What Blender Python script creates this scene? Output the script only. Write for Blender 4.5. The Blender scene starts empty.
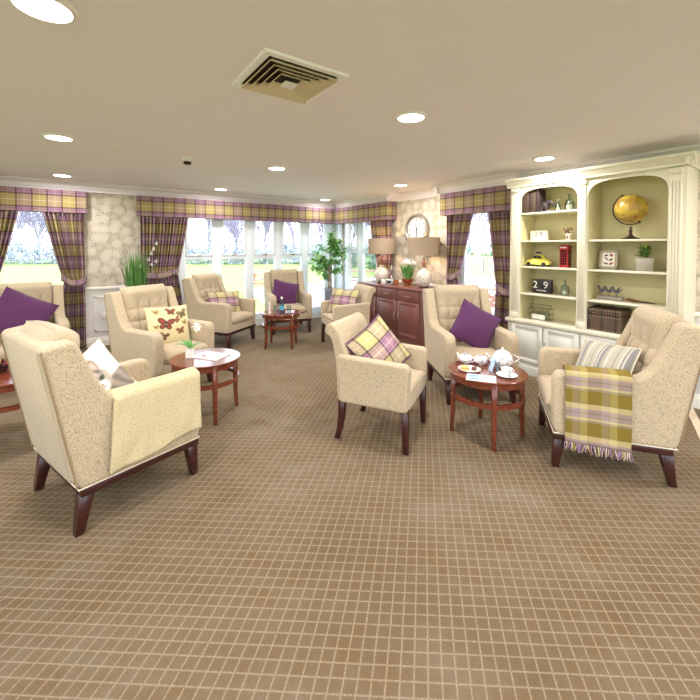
import bpy, bmesh, math, random
from mathutils import Vector, Matrix, noise
random.seed(7)
C = bpy.context.scene.collection
PI = math.pi
def R(d): return math.radians(d)
def s2l(c):
    return tuple(((v/255)/12.92 if v/255 <= .04045 else ((v/255+.055)/1.055)**2.4) for v in c)

# ------------------------------------------------------------------ materials
class NT:
    """small helper to write node trees"""
    def __init__(s, name):
        s.m = bpy.data.materials.new(name); s.m.use_nodes = True
        s.t = s.m.node_tree; s.n = s.t.nodes; s.l = s.t.links
        s.b = s.n['Principled BSDF']; s.out = s.n['Material Output']
    def new(s, typ, **k):
        n = s.n.new(typ)
        for a, v in k.items(): setattr(n, a, v)
        return n
    def set(s, node, idx, v):
        if hasattr(v, 'is_linked') or hasattr(v, 'links'): s.l.new(v, node.inputs[idx])
        else: node.inputs[idx].default_value = v
    def math(s, op, a, b=0.0, c=0.0):
        n = s.new('ShaderNodeMath', operation=op)
        s.set(n, 0, a); s.set(n, 1, b)
        if op in ('MULTIPLY_ADD', 'SMOOTH_MIN', 'COMPARE'): s.set(n, 2, c)
        return n.outputs[0]
    def mix(s, f, a, b, mode='MIX'):
        n = s.new('ShaderNodeMix', data_type='RGBA', blend_type=mode)
        s.set(n, 0, f)
        for i, v in ((6, a), (7, b)):
            if isinstance(v, tuple): v = (*v[:3], 1)
            s.set(n, i, v)
        return n.outputs[2]
    def uv(s):
        n = s.new('ShaderNodeUVMap'); return n.outputs[0]
    def sep(s, v):
        n = s.new('ShaderNodeSeparateXYZ'); s.l.new(v, n.inputs[0]); return n.outputs
    def noise(s, scale, detail=2.0, vec=None, rough=.5):
        n = s.new('ShaderNodeTexNoise'); n.inputs['Scale'].default_value = scale
        n.inputs['Detail'].default_value = detail; n.inputs['Roughness'].default_value = rough
        s.l.new(vec if vec is not None else s.obj(), n.inputs['Vector'])
        return n.outputs['Fac']
    def obj(s):
        if not hasattr(s, '_tc'): s._tc = s.new('ShaderNodeTexCoord')
        return s._tc.outputs['Object']
    def ramp(s, f, stops, interp='LINEAR'):
        n = s.new('ShaderNodeValToRGB'); cr = n.color_ramp; cr.interpolation = interp
        cr.elements[0].position = stops[0][0]; cr.elements[0].color = (*stops[0][1], 1)
        cr.elements[1].position = stops[-1][0]; cr.elements[1].color = (*stops[-1][1], 1)
        for p, c in stops[1:-1]:
            e = cr.elements.new(p); e.color = (*c, 1)
        s.l.new(f, n.inputs[0]); return n.outputs[0]
    def color(s, v):
        if isinstance(v, tuple): s.b.inputs['Base Color'].default_value = (*v[:3], 1)
        else: s.l.new(v, s.b.inputs['Base Color'])
    def bump(s, h, strength=.3, dist=.005):
        n = s.new('ShaderNodeBump'); n.inputs['Strength'].default_value = strength
        n.inputs['Distance'].default_value = dist
        s.l.new(h, n.inputs['Height']); s.l.new(n.outputs[0], s.b.inputs['Normal'])
    def pr(s, rough=.6, metal=0, **k):
        s.b.inputs['Roughness'].default_value = rough; s.b.inputs['Metallic'].default_value = metal
        for a, v in k.items(): s.b.inputs[a.replace('_', ' ')].default_value = v
        return s.m

def plain(name, rgb, rough=.5, metal=0, var=.06, nscale=20, bump=0, **k):
    m = NT(name); c = s2l(rgb)
    nz = m.noise(nscale, 3)
    m.color(m.mix(nz, tuple(v*(1-var) for v in c), tuple(min(1, v*(1+var)) for v in c)))
    if bump: m.bump(nz, bump, .002)
    return m.pr(rough, metal, **k)

def fabric(name, rgb, speck=.5, scale=260, rough=.9, bump=.5):
    m = NT(name); c = s2l(rgb)
    v = m.new('ShaderNodeTexVoronoi'); v.inputs['Scale'].default_value = scale
    m.l.new(m.obj(), v.inputs['Vector'])
    big = m.noise(6, 3)
    f = m.math('MULTIPLY', m.math('POWER', v.outputs['Distance'], 1.6), speck*1.6)
    base = m.mix(big, tuple(x*.93 for x in c), tuple(min(1, x*1.06) for x in c))
    m.color(m.mix(f, base, tuple(x*.45 for x in c)))
    m.bump(m.math('SUBTRACT', 1.0, v.outputs['Distance']), bump, .003)
    m.pr(rough); m.b.inputs['Sheen Weight'].default_value = .15
    return m.m

def wood(name, dark, light, rough=.28, scale=6):
    m = NT(name)
    mp = m.new('ShaderNodeMapping'); mp.inputs['Scale'].default_value = (1, 12, 12)
    m.l.new(m.obj(), mp.inputs[0])
    nz = m.noise(scale, 4, mp.outputs[0], .6)
    m.color(m.ramp(nz, [(.3, s2l(dark)), (.7, s2l(light))]))
    m.pr(rough); m.b.inputs['Coat Weight'].default_value = .3; m.b.inputs['Coat Roughness'].default_value = .15
    return m.m

def tartan(name, period=.32, cols=None, tint=1.0, rough=.9, vperiod=.34, voff=.19):
    lil, lil2, dk, ol, cr = cols or [(150,116,140), (118,76,106), (48,20,36), (156,140,90), (206,192,156)]
    lil, lil2, dk, ol, cr = [tuple(v*tint for v in s2l(c)) for c in (lil, lil2, dk, ol, cr)]
    m = NT(name); u = m.sep(m.uv())
    stops = [(0, dk), (.035, lil2), (.10, lil), (.22, cr), (.235, lil), (.26, cr), (.272, lil), (.40, lil2), (.465, dk),
             (.50, ol), (.70, cr), (.712, ol), (.74, cr), (.752, ol), (.97, dk), (1.0, dk)]
    stops = [(0, lil), (.10, lil2), (.13, lil), (.235, cr), (.25, lil), (.275, cr), (.287, lil), (.40, lil2), (.43, lil), (.50, ol), (.735, cr), (.755, ol), (.985, ol), (1.0, ol)]
    voff += 0
    fs, ls = [], []
    for i in (0, 1):
        q = m.math('DIVIDE', m.math('ADD', u[i], 0 if i == 0 else voff), period if i == 0 else vperiod)
        fr = m.math('FRACT', q)
        fs.append(m.ramp(fr, stops, 'CONSTANT'))
        h = m.math('ABSOLUTE', m.math('SUBTRACT', m.math('FRACT', m.math('MULTIPLY', q, 2.0)), .5))
        ls.append(m.math('GREATER_THAN', h, .5-.058))
    wv = m.new('ShaderNodeTexChecker'); wv.inputs['Scale'].default_value = 420
    m.l.new(m.uv(), wv.inputs['Vector'])
    col = m.mix(m.math('MULTIPLY_ADD', wv.outputs['Fac'], .10, .60), fs[0], fs[1])
    ln = m.math('MINIMUM', m.math('ADD', m.math('MULTIPLY', ls[0], .62), m.math('MULTIPLY', ls[1], .62)), .9)
    m.color(m.mix(ln, col, dk))
    m.bump(wv.outputs['Fac'], .15, .001)
    m.pr(rough); return m.m

def vcol(name, rough=.85, bump=0):
    m = NT(name); a = m.new('ShaderNodeVertexColor'); a.layer_name = 'Col'
    m.color(a.outputs[0])
    if bump: m.bump(m.noise(300, 1), bump, .001)
    m.pr(rough); return m.m

def emit(name, rgb, strength):
    m = NT(name)
    e = m.new('ShaderNodeEmission'); e.inputs[0].default_value = (*rgb, 1); e.inputs[1].default_value = strength
    m.l.new(e.outputs[0], m.out.inputs[0]); return m.m

def thin_glass(name, tint=(1, 1, 1), gloss=.06):
    m = NT(name)
    t = m.new('ShaderNodeBsdfTransparent'); t.inputs[0].default_value = (*tint, 1)
    g = m.new('ShaderNodeBsdfGlossy'); g.inputs['Roughness'].default_value = .02
    f = m.new('ShaderNodeFresnel'); f.inputs[0].default_value = 1.3
    mx = m.new('ShaderNodeMixShader')
    m.l.new(m.math('MULTIPLY_ADD', f.outputs[0], .6, gloss*.2), mx.inputs[0])
    m.l.new(t.outputs[0], mx.inputs[1]); m.l.new(g.outputs[0], mx.inputs[2])
    m.l.new(mx.outputs[0], m.out.inputs[0]); return m.m

def carpet():
    m = NT('carpet'); o = m.sep(m.obj())
    def line(ang, period=.0475, w=.085):
        a = R(ang)   # coordinate measured across lines running in direction ang
        q = m.math('ADD', m.math('MULTIPLY', o[0], -math.sin(a)), m.math('MULTIPLY', o[1], math.cos(a)))
        fr = m.math('FRACT', m.math('DIVIDE', q, period))
        d = m.math('ABSOLUTE', m.math('SUBTRACT', fr, .5))
        mr = m.new('ShaderNodeMapRange'); mr.inputs[1].default_value = w*.35; mr.inputs[2].default_value = w
        mr.inputs[3].default_value = 1; mr.inputs[4].default_value = 0
        m.l.new(d, mr.inputs[0]); return mr.outputs[0]
    base_ang = 90-35.9
    dots = m.noise(190, 3, None, .8)
    l = m.math('MAXIMUM', line(base_ang-11), line(base_ang+87.5))
    big = m.noise(1.1, 4, None, .6); mid = m.noise(7, 3); fine = m.noise(420, 2, None, .7)
    base = m.ramp(big, [(.32, s2l((98,83,62))), (.5, s2l((114,100,80))), (.68, s2l((127,116,100)))])
    patch = m.new('ShaderNodeTexVoronoi'); patch.inputs['Scale'].default_value = 21
    patch.feature = 'F1'; m.l.new(m.obj(), patch.inputs['Vector'])
    base = m.mix(m.math('MULTIPLY', m.sep(patch.outputs['Color'])[0], .25), base, s2l((108,82,50)))
    st = m.noise(4.2, 4, None, .65)
    mr = m.new('ShaderNodeMapRange'); mr.inputs[1].default_value = .50; mr.inputs[2].default_value = .66; m.l.new(st, mr.inputs[0])
    base = m.mix(m.math('MULTIPLY', mr.outputs[0], .55), base, s2l((104,80,46)))
    base = m.mix(m.math('MULTIPLY', mid, .3), base, s2l((134,122,104)))
    col = m.mix(m.math('MULTIPLY', l, m.math('MINIMUM', m.math('MAXIMUM', m.math('MULTIPLY_ADD', dots, 5.0, -2.05), .12), 1.0)), base, s2l((178,166,144)))
    m.color(m.mix(m.math('MULTIPLY', m.math('MAXIMUM', m.math('MULTIPLY_ADD', dots, 4.0, -1.6), 0.0), .30), col, s2l((88,66,40))))
    m.bump(fine, .6, .004)
    return m.pr(.97, 0, Specular_IOR_Level=.1)

def wallpaper(name, ground, flower, lower=None, zsplit=.85):
    m = NT(name); uv = m.uv()
    def flowers(scale, petals, r0, off):
        mp = m.new('ShaderNodeMapping'); mp.inputs['Location'].default_value = (off, off*.7, 0)
        m.l.new(uv, mp.inputs[0])
        v = m.new('ShaderNodeTexVoronoi'); v.voronoi_dimensions = '2D'; v.inputs['Scale'].default_value = scale
        v.inputs['Randomness'].default_value = .7
        m.l.new(mp.outputs[0], v.inputs['Vector'])
        d = m.new('ShaderNodeVectorMath', operation='SUBTRACT')
        m.l.new(mp.outputs[0], d.inputs[0]); m.l.new(v.outputs['Position'], d.inputs[1])
        s = m.sep(d.outputs[0])
        ang = m.math('ARCTAN2', s[1], s[0])
        rnd = m.math('MULTIPLY', m.sep(v.outputs['Color'])[0], 6.28)
        pet = m.math('ABSOLUTE', m.math('SINE', m.math('ADD', m.math('MULTIPLY', ang, petals/2), rnd)))
        rad = m.math('MULTIPLY', m.math('MULTIPLY_ADD', m.math('POWER', pet, .6), .62, .38), r0)
        dist = m.math('MULTIPLY', v.outputs['Distance'], 1.0)
        dd = m.math('SUBTRACT', rad, dist)
        mr = m.new('ShaderNodeMapRange'); mr.inputs[1].default_value = -.02; mr.inputs[2].default_value = .05
        m.l.new(dd, mr.inputs[0])
        ring = m.math('ABSOLUTE', m.math('SINE', m.math('MULTIPLY', dist, 26)))
        return m.math('MULTIPLY', mr.outputs[0], m.math('MULTIPLY_ADD', ring, .3, .7))
    f1 = flowers(6.6, 9, .50, 0)
    f2 = flowers(11, 5, .5, 3.3)
    g, fl = s2l(ground), s2l(flower)
    midc = tuple((a*.55+b*.45) for a, b in zip(g, fl))
    col = m.mix(f2, g, midc); col = m.mix(f1, col, fl)
    if lower:
        z = m.sep(uv)[1]
        col = m.mix(m.math('LESS_THAN', z, zsplit), col, s2l(lower))
    m.color(col)
    return m.pr(.75)

M = {}
M['cream_fabric'] = fabric('cream_fabric', (207,189,158), .72, 200)
M['sand_fabric'] = fabric('sand_fabric', (212,188,142), .5)
M['piping'] = plain('piping', (232,222,200), .8)
M['seam'] = plain('seam', (150,126,92), .9)
M['mahogany'] = wood('mahogany', (52,16,14), (98,38,28), .3)
M['dark_leg'] = wood('dark_leg', (40,14,14), (70,28,24), .32)
M['table_wood'] = wood('table_wood', (86,38,24), (130,66,44), .16)
M['side_wood'] = wood('side_wood', (104,62,58), (138,88,80), .4)
M['ceiling'] = plain('ceiling_paint', (240,234,238), .9, var=.02, nscale=2)
M['white'] = plain('white_paint', (236,233,226), .45, var=.02)
M['upvc'] = plain('upvc', (232,240,248), .3, var=.01)
M['lower'] = plain('lower_wall', (226,226,222), .6, var=.02)
M['paper'] = wallpaper('wallpaper', (178,168,150), (212,203,186), (224,224,222))
M['bookcase'] = plain('bookcase_cream', (224,219,198), .4, var=.03, nscale=5)
M['book_in'] = plain('bookcase_inner', (206,198,152), .5, var=.04, nscale=5)
M['book_low'] = plain('bookcase_lower', (216,217,210), .4, var=.02)
M['tartan'] = tartan('tartan')
M['tartan_c'] = tartan('tartan_cushion', .30, [(160,122,144), (126,80,108), (56,26,44), (184,176,120), (226,220,190)], vperiod=.28, voff=0)
M['purple'] = fabric('purple_fabric', (86,36,86), .3, 500, .85, .2)
M['glass'] = thin_glass('window_glass')
M['clear'] = thin_glass('clear_glass', (.86, .92, .94), .4)
M['blue_clear'] = thin_glass('blue_glass', (.55, .8, .92), .4)
M['silver'] = plain('silver', (200,198,192), .25, .9, var=.05)
M['nickel'] = plain('nickel', (200,190,170), .3, .9)
M['bronze'] = plain('bronze', (70,50,40), .4, .6)
M['black'] = plain('black', (30,28,28), .5)
M['carpet'] = carpet()
M['leaf'] = plain('leaf', (92,152,72), .5, var=.5, nscale=14)
M['leaf_light'] = plain('leaf_light', (160,212,126), .5, var=.4, nscale=10)
M['grass_leaf'] = plain('grass_leaf', (80,120,48), .5, var=.5, nscale=12)
M['stem'] = plain('stem', (150,130,110), .8, var=.2)
M['petal'] = plain('petal', (245,242,238), .6)
M['china'] = None
M['print'] = vcol('printed_fabric', .88, .15)
M['gloss_print'] = vcol('printed_paper', .35)
M['dlight'] = emit('downlight_glow', (1, .95, .86), 10)
M['shade'] = None

# ------------------------------------------------------------------ mesh builders
class MB:
    def __init__(s): s.bm = bmesh.new(); s.uvl = s.bm.loops.layers.uv.new('UVMap'); s.fixed = set()
    def face(s, vs, mi=0):
        try: f = s.bm.faces.new(vs)
        except ValueError: return None
        f.material_index = mi; return f
    def box(s, x0, x1, y0, y1, z0, z1, M4=None, mi=0):
        p = [Vector((x, y, z)) for z in (z0, z1) for y in (y0, y1) for x in (x0, x1)]
        if M4: p = [M4 @ q for q in p]
        v = [s.bm.verts.new(q) for q in p]
        for a in ((0,2,3,1), (4,5,7,6), (0,1,5,4), (2,6,7,3), (0,4,6,2), (1,3,7,5)): s.face([v[i] for i in a], mi)
        return s
    def prism(s, pts, a0, a1, axis='y', M4=None, mi=0):
        """polygon pts (p,q) extruded from a0 to a1 along axis"""
        def mk(p, q, a):
            v = {'y': (p, a, q), 'x': (a, p, q), 'z': (p, q, a)}[axis]
            v = Vector(v); return M4 @ v if M4 else v
        A = [s.bm.verts.new(mk(p, q, a0)) for p, q in pts]; B = [s.bm.verts.new(mk(p, q, a1)) for p, q in pts]
        n = len(pts)
        s.face(A, mi); s.face(B[::-1], mi)
        for i in range(n): s.face([A[i], B[i], B[(i+1) % n], A[(i+1) % n]], mi)
        return s
    def tube(s, path, r, n=8, cap=True, mi=0, closed=False):
        path = [Vector(p) for p in path]; rr = r if isinstance(r, (list, tuple)) else [r]*len(path)
        rings = []; up = None
        for i, p in enumerate(path):
            if closed: d = path[(i+1) % len(path)]-path[i-1]
            else: d = path[min(i+1, len(path)-1)]-path[max(i-1, 0)]
            d.normalize()
            if up is None: up = Vector((0, 0, 1)) if abs(d.z) < .9 else Vector((1, 0, 0))
            x = up.cross(d)
            if x.length < 1e-4: x = Vector((1, 0, 0)).cross(d)
            x.normalize(); y = d.cross(x); up = y
            rings.append([s.bm.verts.new(p+(x*math.cos(2*PI*k/n)+y*math.sin(2*PI*k/n))*rr[i]) for k in range(n)])
        m = len(rings)
        for i in range(m if closed else m-1):
            a, b = rings[i], rings[(i+1) % m]
            for k in range(n): s.face([a[k], a[(k+1) % n], b[(k+1) % n], b[k]], mi)
        if cap and not closed: s.face(rings[0][::-1], mi); s.face(rings[-1], mi)
        return s
    def lathe(s, prof, n=24, o=(0, 0, 0), mi=0, M4=None, cap=True, a0=0, a1=2*PI):
        o = Vector(o); full = abs(a1-a0-2*PI) < 1e-6; rings = []
        for r, z in prof:
            ring = []
            for k in range(n if full else n+1):
                a = a0+(a1-a0)*k/n
                p = o+Vector((r*math.cos(a), r*math.sin(a), z))
                ring.append(s.bm.verts.new(M4 @ p if M4 else p))
            rings.append(ring)
        L = len(rings[0])
        for a, b in zip(rings, rings[1:]):
            for k in range(L if full else L-1): s.face([a[k], a[(k+1) % L], b[(k+1) % L], b[k]], mi)
        if cap and full:
            if prof[0][0] > 1e-5: s.face(rings[0][::-1], mi)
            if prof[-1][0] > 1e-5: s.face(rings[-1], mi)
        return s
    def grid(s, fn, nu, nv, uvfn=None, colfn=None, mi=0, flip=False):
        V = [[s.bm.verts.new(fn(i/nu, j/nv)) for j in range(nv+1)] for i in range(nu+1)]
        cl = None
        if colfn:
            cl = s.bm.loops.layers.float_color.get('Col') or s.bm.loops.layers.float_color.new('Col')
        for i in range(nu):
            for j in range(nv):
                ids = [(i, j), (i+1, j), (i+1, j+1), (i, j+1)]
                if flip: ids = ids[::-1]
                f = s.face([V[a][b] for a, b in ids], mi)
                if f is None: continue
                if uvfn:
                    s.fixed.add(f)
                    for lp, (a, b) in zip(f.loops, ids): lp[s.uvl].uv = uvfn(a/nu, b/nv)
                if colfn:
                    for lp, (a, b) in zip(f.loops, ids): lp[cl] = (*colfn(a/nu, b/nv), 1)
        return V
    def build(s, name, mat, parent=None, smooth=None, bevel=0, seg=3, weld=False, solid=0, sub=0, fixn=True):
        bm = s.bm
        if weld: bmesh.ops.remove_doubles(bm, verts=bm.verts, dist=1e-5)
        if fixn: bmesh.ops.recalc_face_normals(bm, faces=bm.faces)
        bm.normal_update()
        for f in bm.faces:
            if f in s.fixed: continue
            n = f.normal; ax = max(range(3), key=lambda i: abs(n[i]))
            for lp in f.loops:
                c = lp.vert.co
                lp[s.uvl].uv = ((c.y, c.z), (c.x, c.z), (c.x, c.y))[ax]
        me = bpy.data.meshes.new(name); bm.to_mesh(me); bm.free()
        for m in (mat if isinstance(mat, (list, tuple)) else [mat]): me.materials.append(M[m] if isinstance(m, str) else m)
        if smooth is not None or bevel or sub:
            for p in me.polygons: p.use_smooth = True
            if smooth: me.set_sharp_from_angle(angle=R(smooth))
        o = bpy.data.objects.new(name, me); C.objects.link(o)
        if parent is not None: o.parent = parent
        if bevel:
            b = o.modifiers.new('bevel', 'BEVEL'); b.width = bevel; b.segments = seg; b.limit_method = 'ANGLE'; b.angle_limit = R(40)
            b.harden_normals = False
        if solid:
            b = o.modifiers.new('solid', 'SOLIDIFY'); b.thickness = solid; b.offset = 0
        if sub:
            b = o.modifiers.new('sub', 'SUBSURF'); b.levels = sub; b.render_levels = sub
        return o

def tag(o, label=None, cat=None, group=None, kind=None):
    if label: o['label'] = label
    if cat: o['category'] = cat
    if group: o['group'] = group
    if kind: o['kind'] = kind
    return o
def thing(name, label, cat, loc=(0, 0, 0), rz=0, group=None):
    o = bpy.data.objects.new(name, None); C.objects.link(o); o.empty_display_size = .1
    o.location = loc; o.rotation_euler = (0, 0, R(rz)); tag(o, label, cat, group); return o
def struct(o): o['kind'] = 'structure'; return o
def copy_tree(o, parent=None):
    c = o.copy(); C.objects.link(c); c.parent = parent
    for ch in list(o.children): copy_tree(ch, c)
    return c
def place(o, loc, rz, label, group=None):
    o.location = loc; o.rotation_euler = (0, 0, R(rz)); o['label'] = label
    if group: o['group'] = group
    return o
def bx(name, mat, x0, x1, y0, y1, z0, z1, parent=None, bevel=0, seg=2):
    return MB().box(x0, x1, y0, y1, z0, z1).build(name, mat, parent, bevel=bevel, seg=seg)

# ------------------------------------------------------------------ the room
XR, YB, XL, YR, HC = 4.60, 6.72, -3.4, -3.6, 2.40
T = .25
struct(bx('floor', 'carpet', XL-.2, XR+.2, YR-.2, YB+.2, -.12, 0))
struct(bx('ceiling', 'ceiling', XL-.3, XR+.3, YR-.3, YB+.3, HC, HC+.15))
def wall(name, axis, c0, c1, a0, a1, holes, mat='paper'):
    """slab between c0,c1 across, a0..a1 along, with holes (b0,b1,z0,z1)"""
    m = MB(); cuts = sorted(holes); a = a0
    def put(p, q, z0, z1):
        if axis == 'x': m.box(p, q, c0, c1, z0, z1)
        else: m.box(c0, c1, p, q, z0, z1)
    for b0, b1, z0, z1 in cuts:
        put(a, b0, 0, HC); put(b0, b1, 0, z0); put(b0, b1, z1, HC); a = b1
    put(a, a1, 0, HC)
    return struct(m.build(name, mat))
WZ0, WZ1 = .10, 2.12
BACKW = [(-.98, .0, .30, WZ1), (.93, 4.54, WZ0, WZ1)]
wall('wall_back', 'x', YB, YB+T, XL-T, XR+T, BACKW)
RIGHTW = [(2.74, 3.66, .30, WZ1), (5.06, 6.66, .45, WZ1)]
wall('wall_right', 'y', XR, XR+T, YR-T, YB, RIGHTW)
wall('wall_left', 'y', XL-T, XL, YR-T, YB, [(-2.6, .2, .3, 2.2), (1.6, 4.2, .3, 2.2)])
wall('wall_rear', 'x', YR-T, YR, XL, XR, [(-2.6, .2, .2, 2.25), (1.0, 3.9, .2, 2.25)])

# skirting, dado rail, cornice
SK = [(0, 0), (.022, 0), (.022, .085), (.014, .10), (.014, .115), (.006, .13), (0, .13)]
DA = [(0, .835), (.012, .838), (.026, .85), (.026, .868), (.012, .88), (0, .885)]
CO = [(0, 2.27), (.015, 2.27), (.02, 2.295), (.035, 2.31), (.05, 2.345), (.085, 2.37), (.105, 2.378), (.11, 2.40), (0, 2.40)]
def run(name, prof, axis, wallc, sgn, a0, a1, mat='white'):
    pts = [(wallc+sgn*p, z) for p, z in prof]
    m = MB().prism(pts, a0, a1, axis)
    return struct(m.build(name, mat))
run('baseboard_back', SK, 'x', YB, -1, XL, .93)
run('baseboard_right', SK, 'y', XR, -1, YR, .94)
run('baseboard_right', SK, 'y', XR, -1, 2.56, XR+.4)
run('baseboard_left', SK, 'y', XL, 1, YR, YB)
run('trim_1', DA, 'x', YB, -1, XL, -1.1)
run('trim_2', DA, 'x', YB, -1, .09, .88)
run('trim_3', DA, 'y', XR, -1, YR, .94)
run('trim_4', DA, 'y', XR, -1, 3.75, 5.0)
run('trim_5', CO, 'x', YB-.03, -1, XL, XR, 'ceiling')
run('trim_6', CO, 'y', XR, -1, YR, 2.6, 'ceiling')
run('trim_7', CO, 'y', XR, -1, 3.80, 4.93, 'ceiling')
# cornice stepping out round the two pelmet boxes of the right wall
for nm, y0, y1 in (('trim_8', 2.58, 3.80), ('trim_9', 4.93, 6.60)):
    m = MB().prism([(4.44-p, z) for p, z in CO], y0-.0, y1+(.09 if nm == 'trim_8' else 0), 'y')
    m.box(4.44, XR, y0, y1, 2.27, HC)
    if nm == 'trim_9': m.prism([(y0-p, z) for p, z in CO], 4.33, XR, 'x')
    else: m.prism([(y1+p, z) for p, z in CO], 4.33, XR, 'x')
    struct(m.build(nm, 'ceiling'))
run('trim_10', CO, 'y', XL, 1, YR, YB, 'ceiling')
# panel mouldings on the lower wall
def moulding(name, axis, c, sgn, a0, a1, z0, z1):
    m = MB(); w = .02
    for p, q, s0, s1 in ((a0, a1, z0, z0+w), (a0, a1, z1-w, z1), (a0, a0+w, z0, z1), (a1-w, a1, z0, z1)):
        lo, hi = sorted((c, c+sgn*.012))
        if axis == 'x': m.box(p, q, lo, hi, s0, s1)
        else: m.box(lo, hi, p, q, s0, s1)
    return struct(m.build(name, 'white'))
moulding('trim_11', 'x', YB, -1, .20, .82, .22, .74)
moulding('trim_12', 'y', XR, -1, -.6, .8, .22, .74)
# pale threshold strip in the carpet beside the bookcase
m = MB(); a, b = Vector((4.55, .955, 0)), Vector((3.72, .66, 0)); d = (b-a).normalized(); n = Vector((-d.y, d.x, 0))*.03
vs = [a+n, a-n, b-n, b+n]
m.prism([(v.x, v.y) for v in vs], 0, .006, 'z'); struct(m.build('trim_13', plain('threshold', (214,196,170), .4)))

# ------------------------------------------------------------------ windows
def window(idx, axis, c, a0, a1, z0, z1, mull, transom=None, mw=.075, sash=True, bottom=.06, left=.06, right=.06):
    """frame of white plastic; mull = mullion centres; sash = opening top lights with a frame of their own"""
    root = bpy.data.objects.new('window_%d' % idx, None); C.objects.link(root); struct(root)
    def B(mb, p, q, s0, s1, dp=.035, off=0):
        if axis == 'x': mb.box(p, q, c-dp+off, c+dp+off, s0, s1)
        else: mb.box(c-dp+off, c+dp+off, p, q, s0, s1)
    m = MB()
    B(m, a0+.005, a1-.005, z0, z0+bottom, .033); B(m, a0+.005, a1-.005, z1-.06, z1, .033)
    B(m, a0, a0+left, z0, z1); B(m, a1-right, a1, z0, z1)
    for x in mull: B(m, x-mw, x+mw, z0, z1)
    if transom: B(m, a0+.01, a1-.01, transom-.035, transom+.035, .031)
    m.build('window_frame', 'upvc', root, bevel=.006, seg=2)
    edges = [a0+left] + [v for x in mull for v in (x-mw, x+mw)] + [a1-right]
    ins = -.03 if True else 0
    for i in range(0, len(edges), 2):
        p, q = edges[i], edges[i+1]
        if q-p < .05: continue
        if transom:
            if sash:
                m = MB(); zb, zt = transom+.035, z1-.06
                w = .035
                for aa, dp_ in (((p+.002, q-.002, zb, zb+w), .019), ((p+.002, q-.002, zt-w, zt), .019), ((p, p+w, zb, zt), .02), ((q-w, q, zb, zt), .02)):
                    B(m, *aa, dp=dp_, off=ins)
                sh = m.build('sash', 'upvc', root, bevel=.004, seg=2)
                m = MB(); x = (p+q)/2
                B(m, x-.045, x+.045, zb+.006, zb+.026, .012, -.06); B(m, x-.012, x+.012, zb+.0, zb+.03, .015, -.055)
                m.build('handle', 'silver', sh)
            m = MB(); B(m, p, q, transom+.035, z1-.06, .004); m.build('pane', 'glass', root)
            m = MB(); B(m, p, q, z0+bottom, transom-.035, .004); m.build('pane', 'glass', root)
        else:
            m = MB(); B(m, p, q, z0+bottom, z1-.06, .004); m.build('pane', 'glass', root)
    return root
window(1, 'x', YB+.10, -.98, .0, .30, WZ1, [], None)
window(2, 'x', YB+.08, .93, 4.54, WZ0, WZ1, [1.41, 2.01, 2.60, 3.18, 3.76, 4.33], 1.28, bottom=.12)
window(3, 'y', XR+.08, 5.06, 6.66, .45, WZ1, [5.50, 6.07], 1.38)
window(4, 'y', XR+.16, 2.74, 3.66, .30, WZ1, [], None, left=.05, right=.07)
window(5, 'y', XL-.1, -2.6, .2, .3, 2.2, [-1.2], None)  # unseen left-wall windows, added to let in daylight fill
window(6, 'y', XL-.1, 1.6, 4.2, .3, 2.2, [2.9], None)
window(7, 'x', YR-.1, -2.6, .2, .2, 2.25, [-1.2], None)  # unseen windows behind the viewer, likewise added for daylight fill
window(8, 'x', YR-.1, 1.0, 3.9, .2, 2.25, [2.4], None)
m = MB().box(4.50, XR-.001, 6.64, YB-.001, .0, 2.27); struct(m.build('trim_17', 'upvc'))
def sill(n, axis, c, sgn, a0, a1, z):
    lo, hi = sorted((c+sgn*.03, c-sgn*.2))
    m = MB()
    if axis == 'x': m.box(a0, a1, lo, hi, z-.025, z)
    else: m.box(lo, hi, a0, a1, z-.025, z)
    struct(m.build('trim_%d' % n, 'white', bevel=.006))
sill(14, 'x', YB, -1, -1.0, .02, .305); sill(15, 'y', XR, -1, 2.72, 3.68, .305); sill(16, 'y', XR, -1, 5.04, 6.68, .455)

# ------------------------------------------------------------------ pelmets and curtains
def pelmet(name, label, boxes, cat='pelmet'):
    m = MB()
    for b in boxes: m.box(*b)
    o = m.build(name, 'tartan', bevel=.006, seg=2)
    return tag(o, label, cat)
pelmet('pelmet', 'tartan fabric pelmet over the lone window at the far left', [(-1.15, .12, 6.59, YB-.004, 1.955, 2.268)])
pelmet('pelmet', 'long tartan pelmet over the row of panes at the back of the room', [(.76, 4.355, 6.59, YB-.004, 1.955, 2.268)])
pelmet('pelmet', 'short tartan pelmet on the right return of the bay, above the left lamp', [(4.36, XR-.004, 4.93, 6.59, 1.955, 2.268)])
pelmet('pelmet', 'tartan pelmet over the narrow window beside the bookcase', [(4.40, XR-.004, 2.60, 3.79, 1.945, 2.262)])

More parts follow.
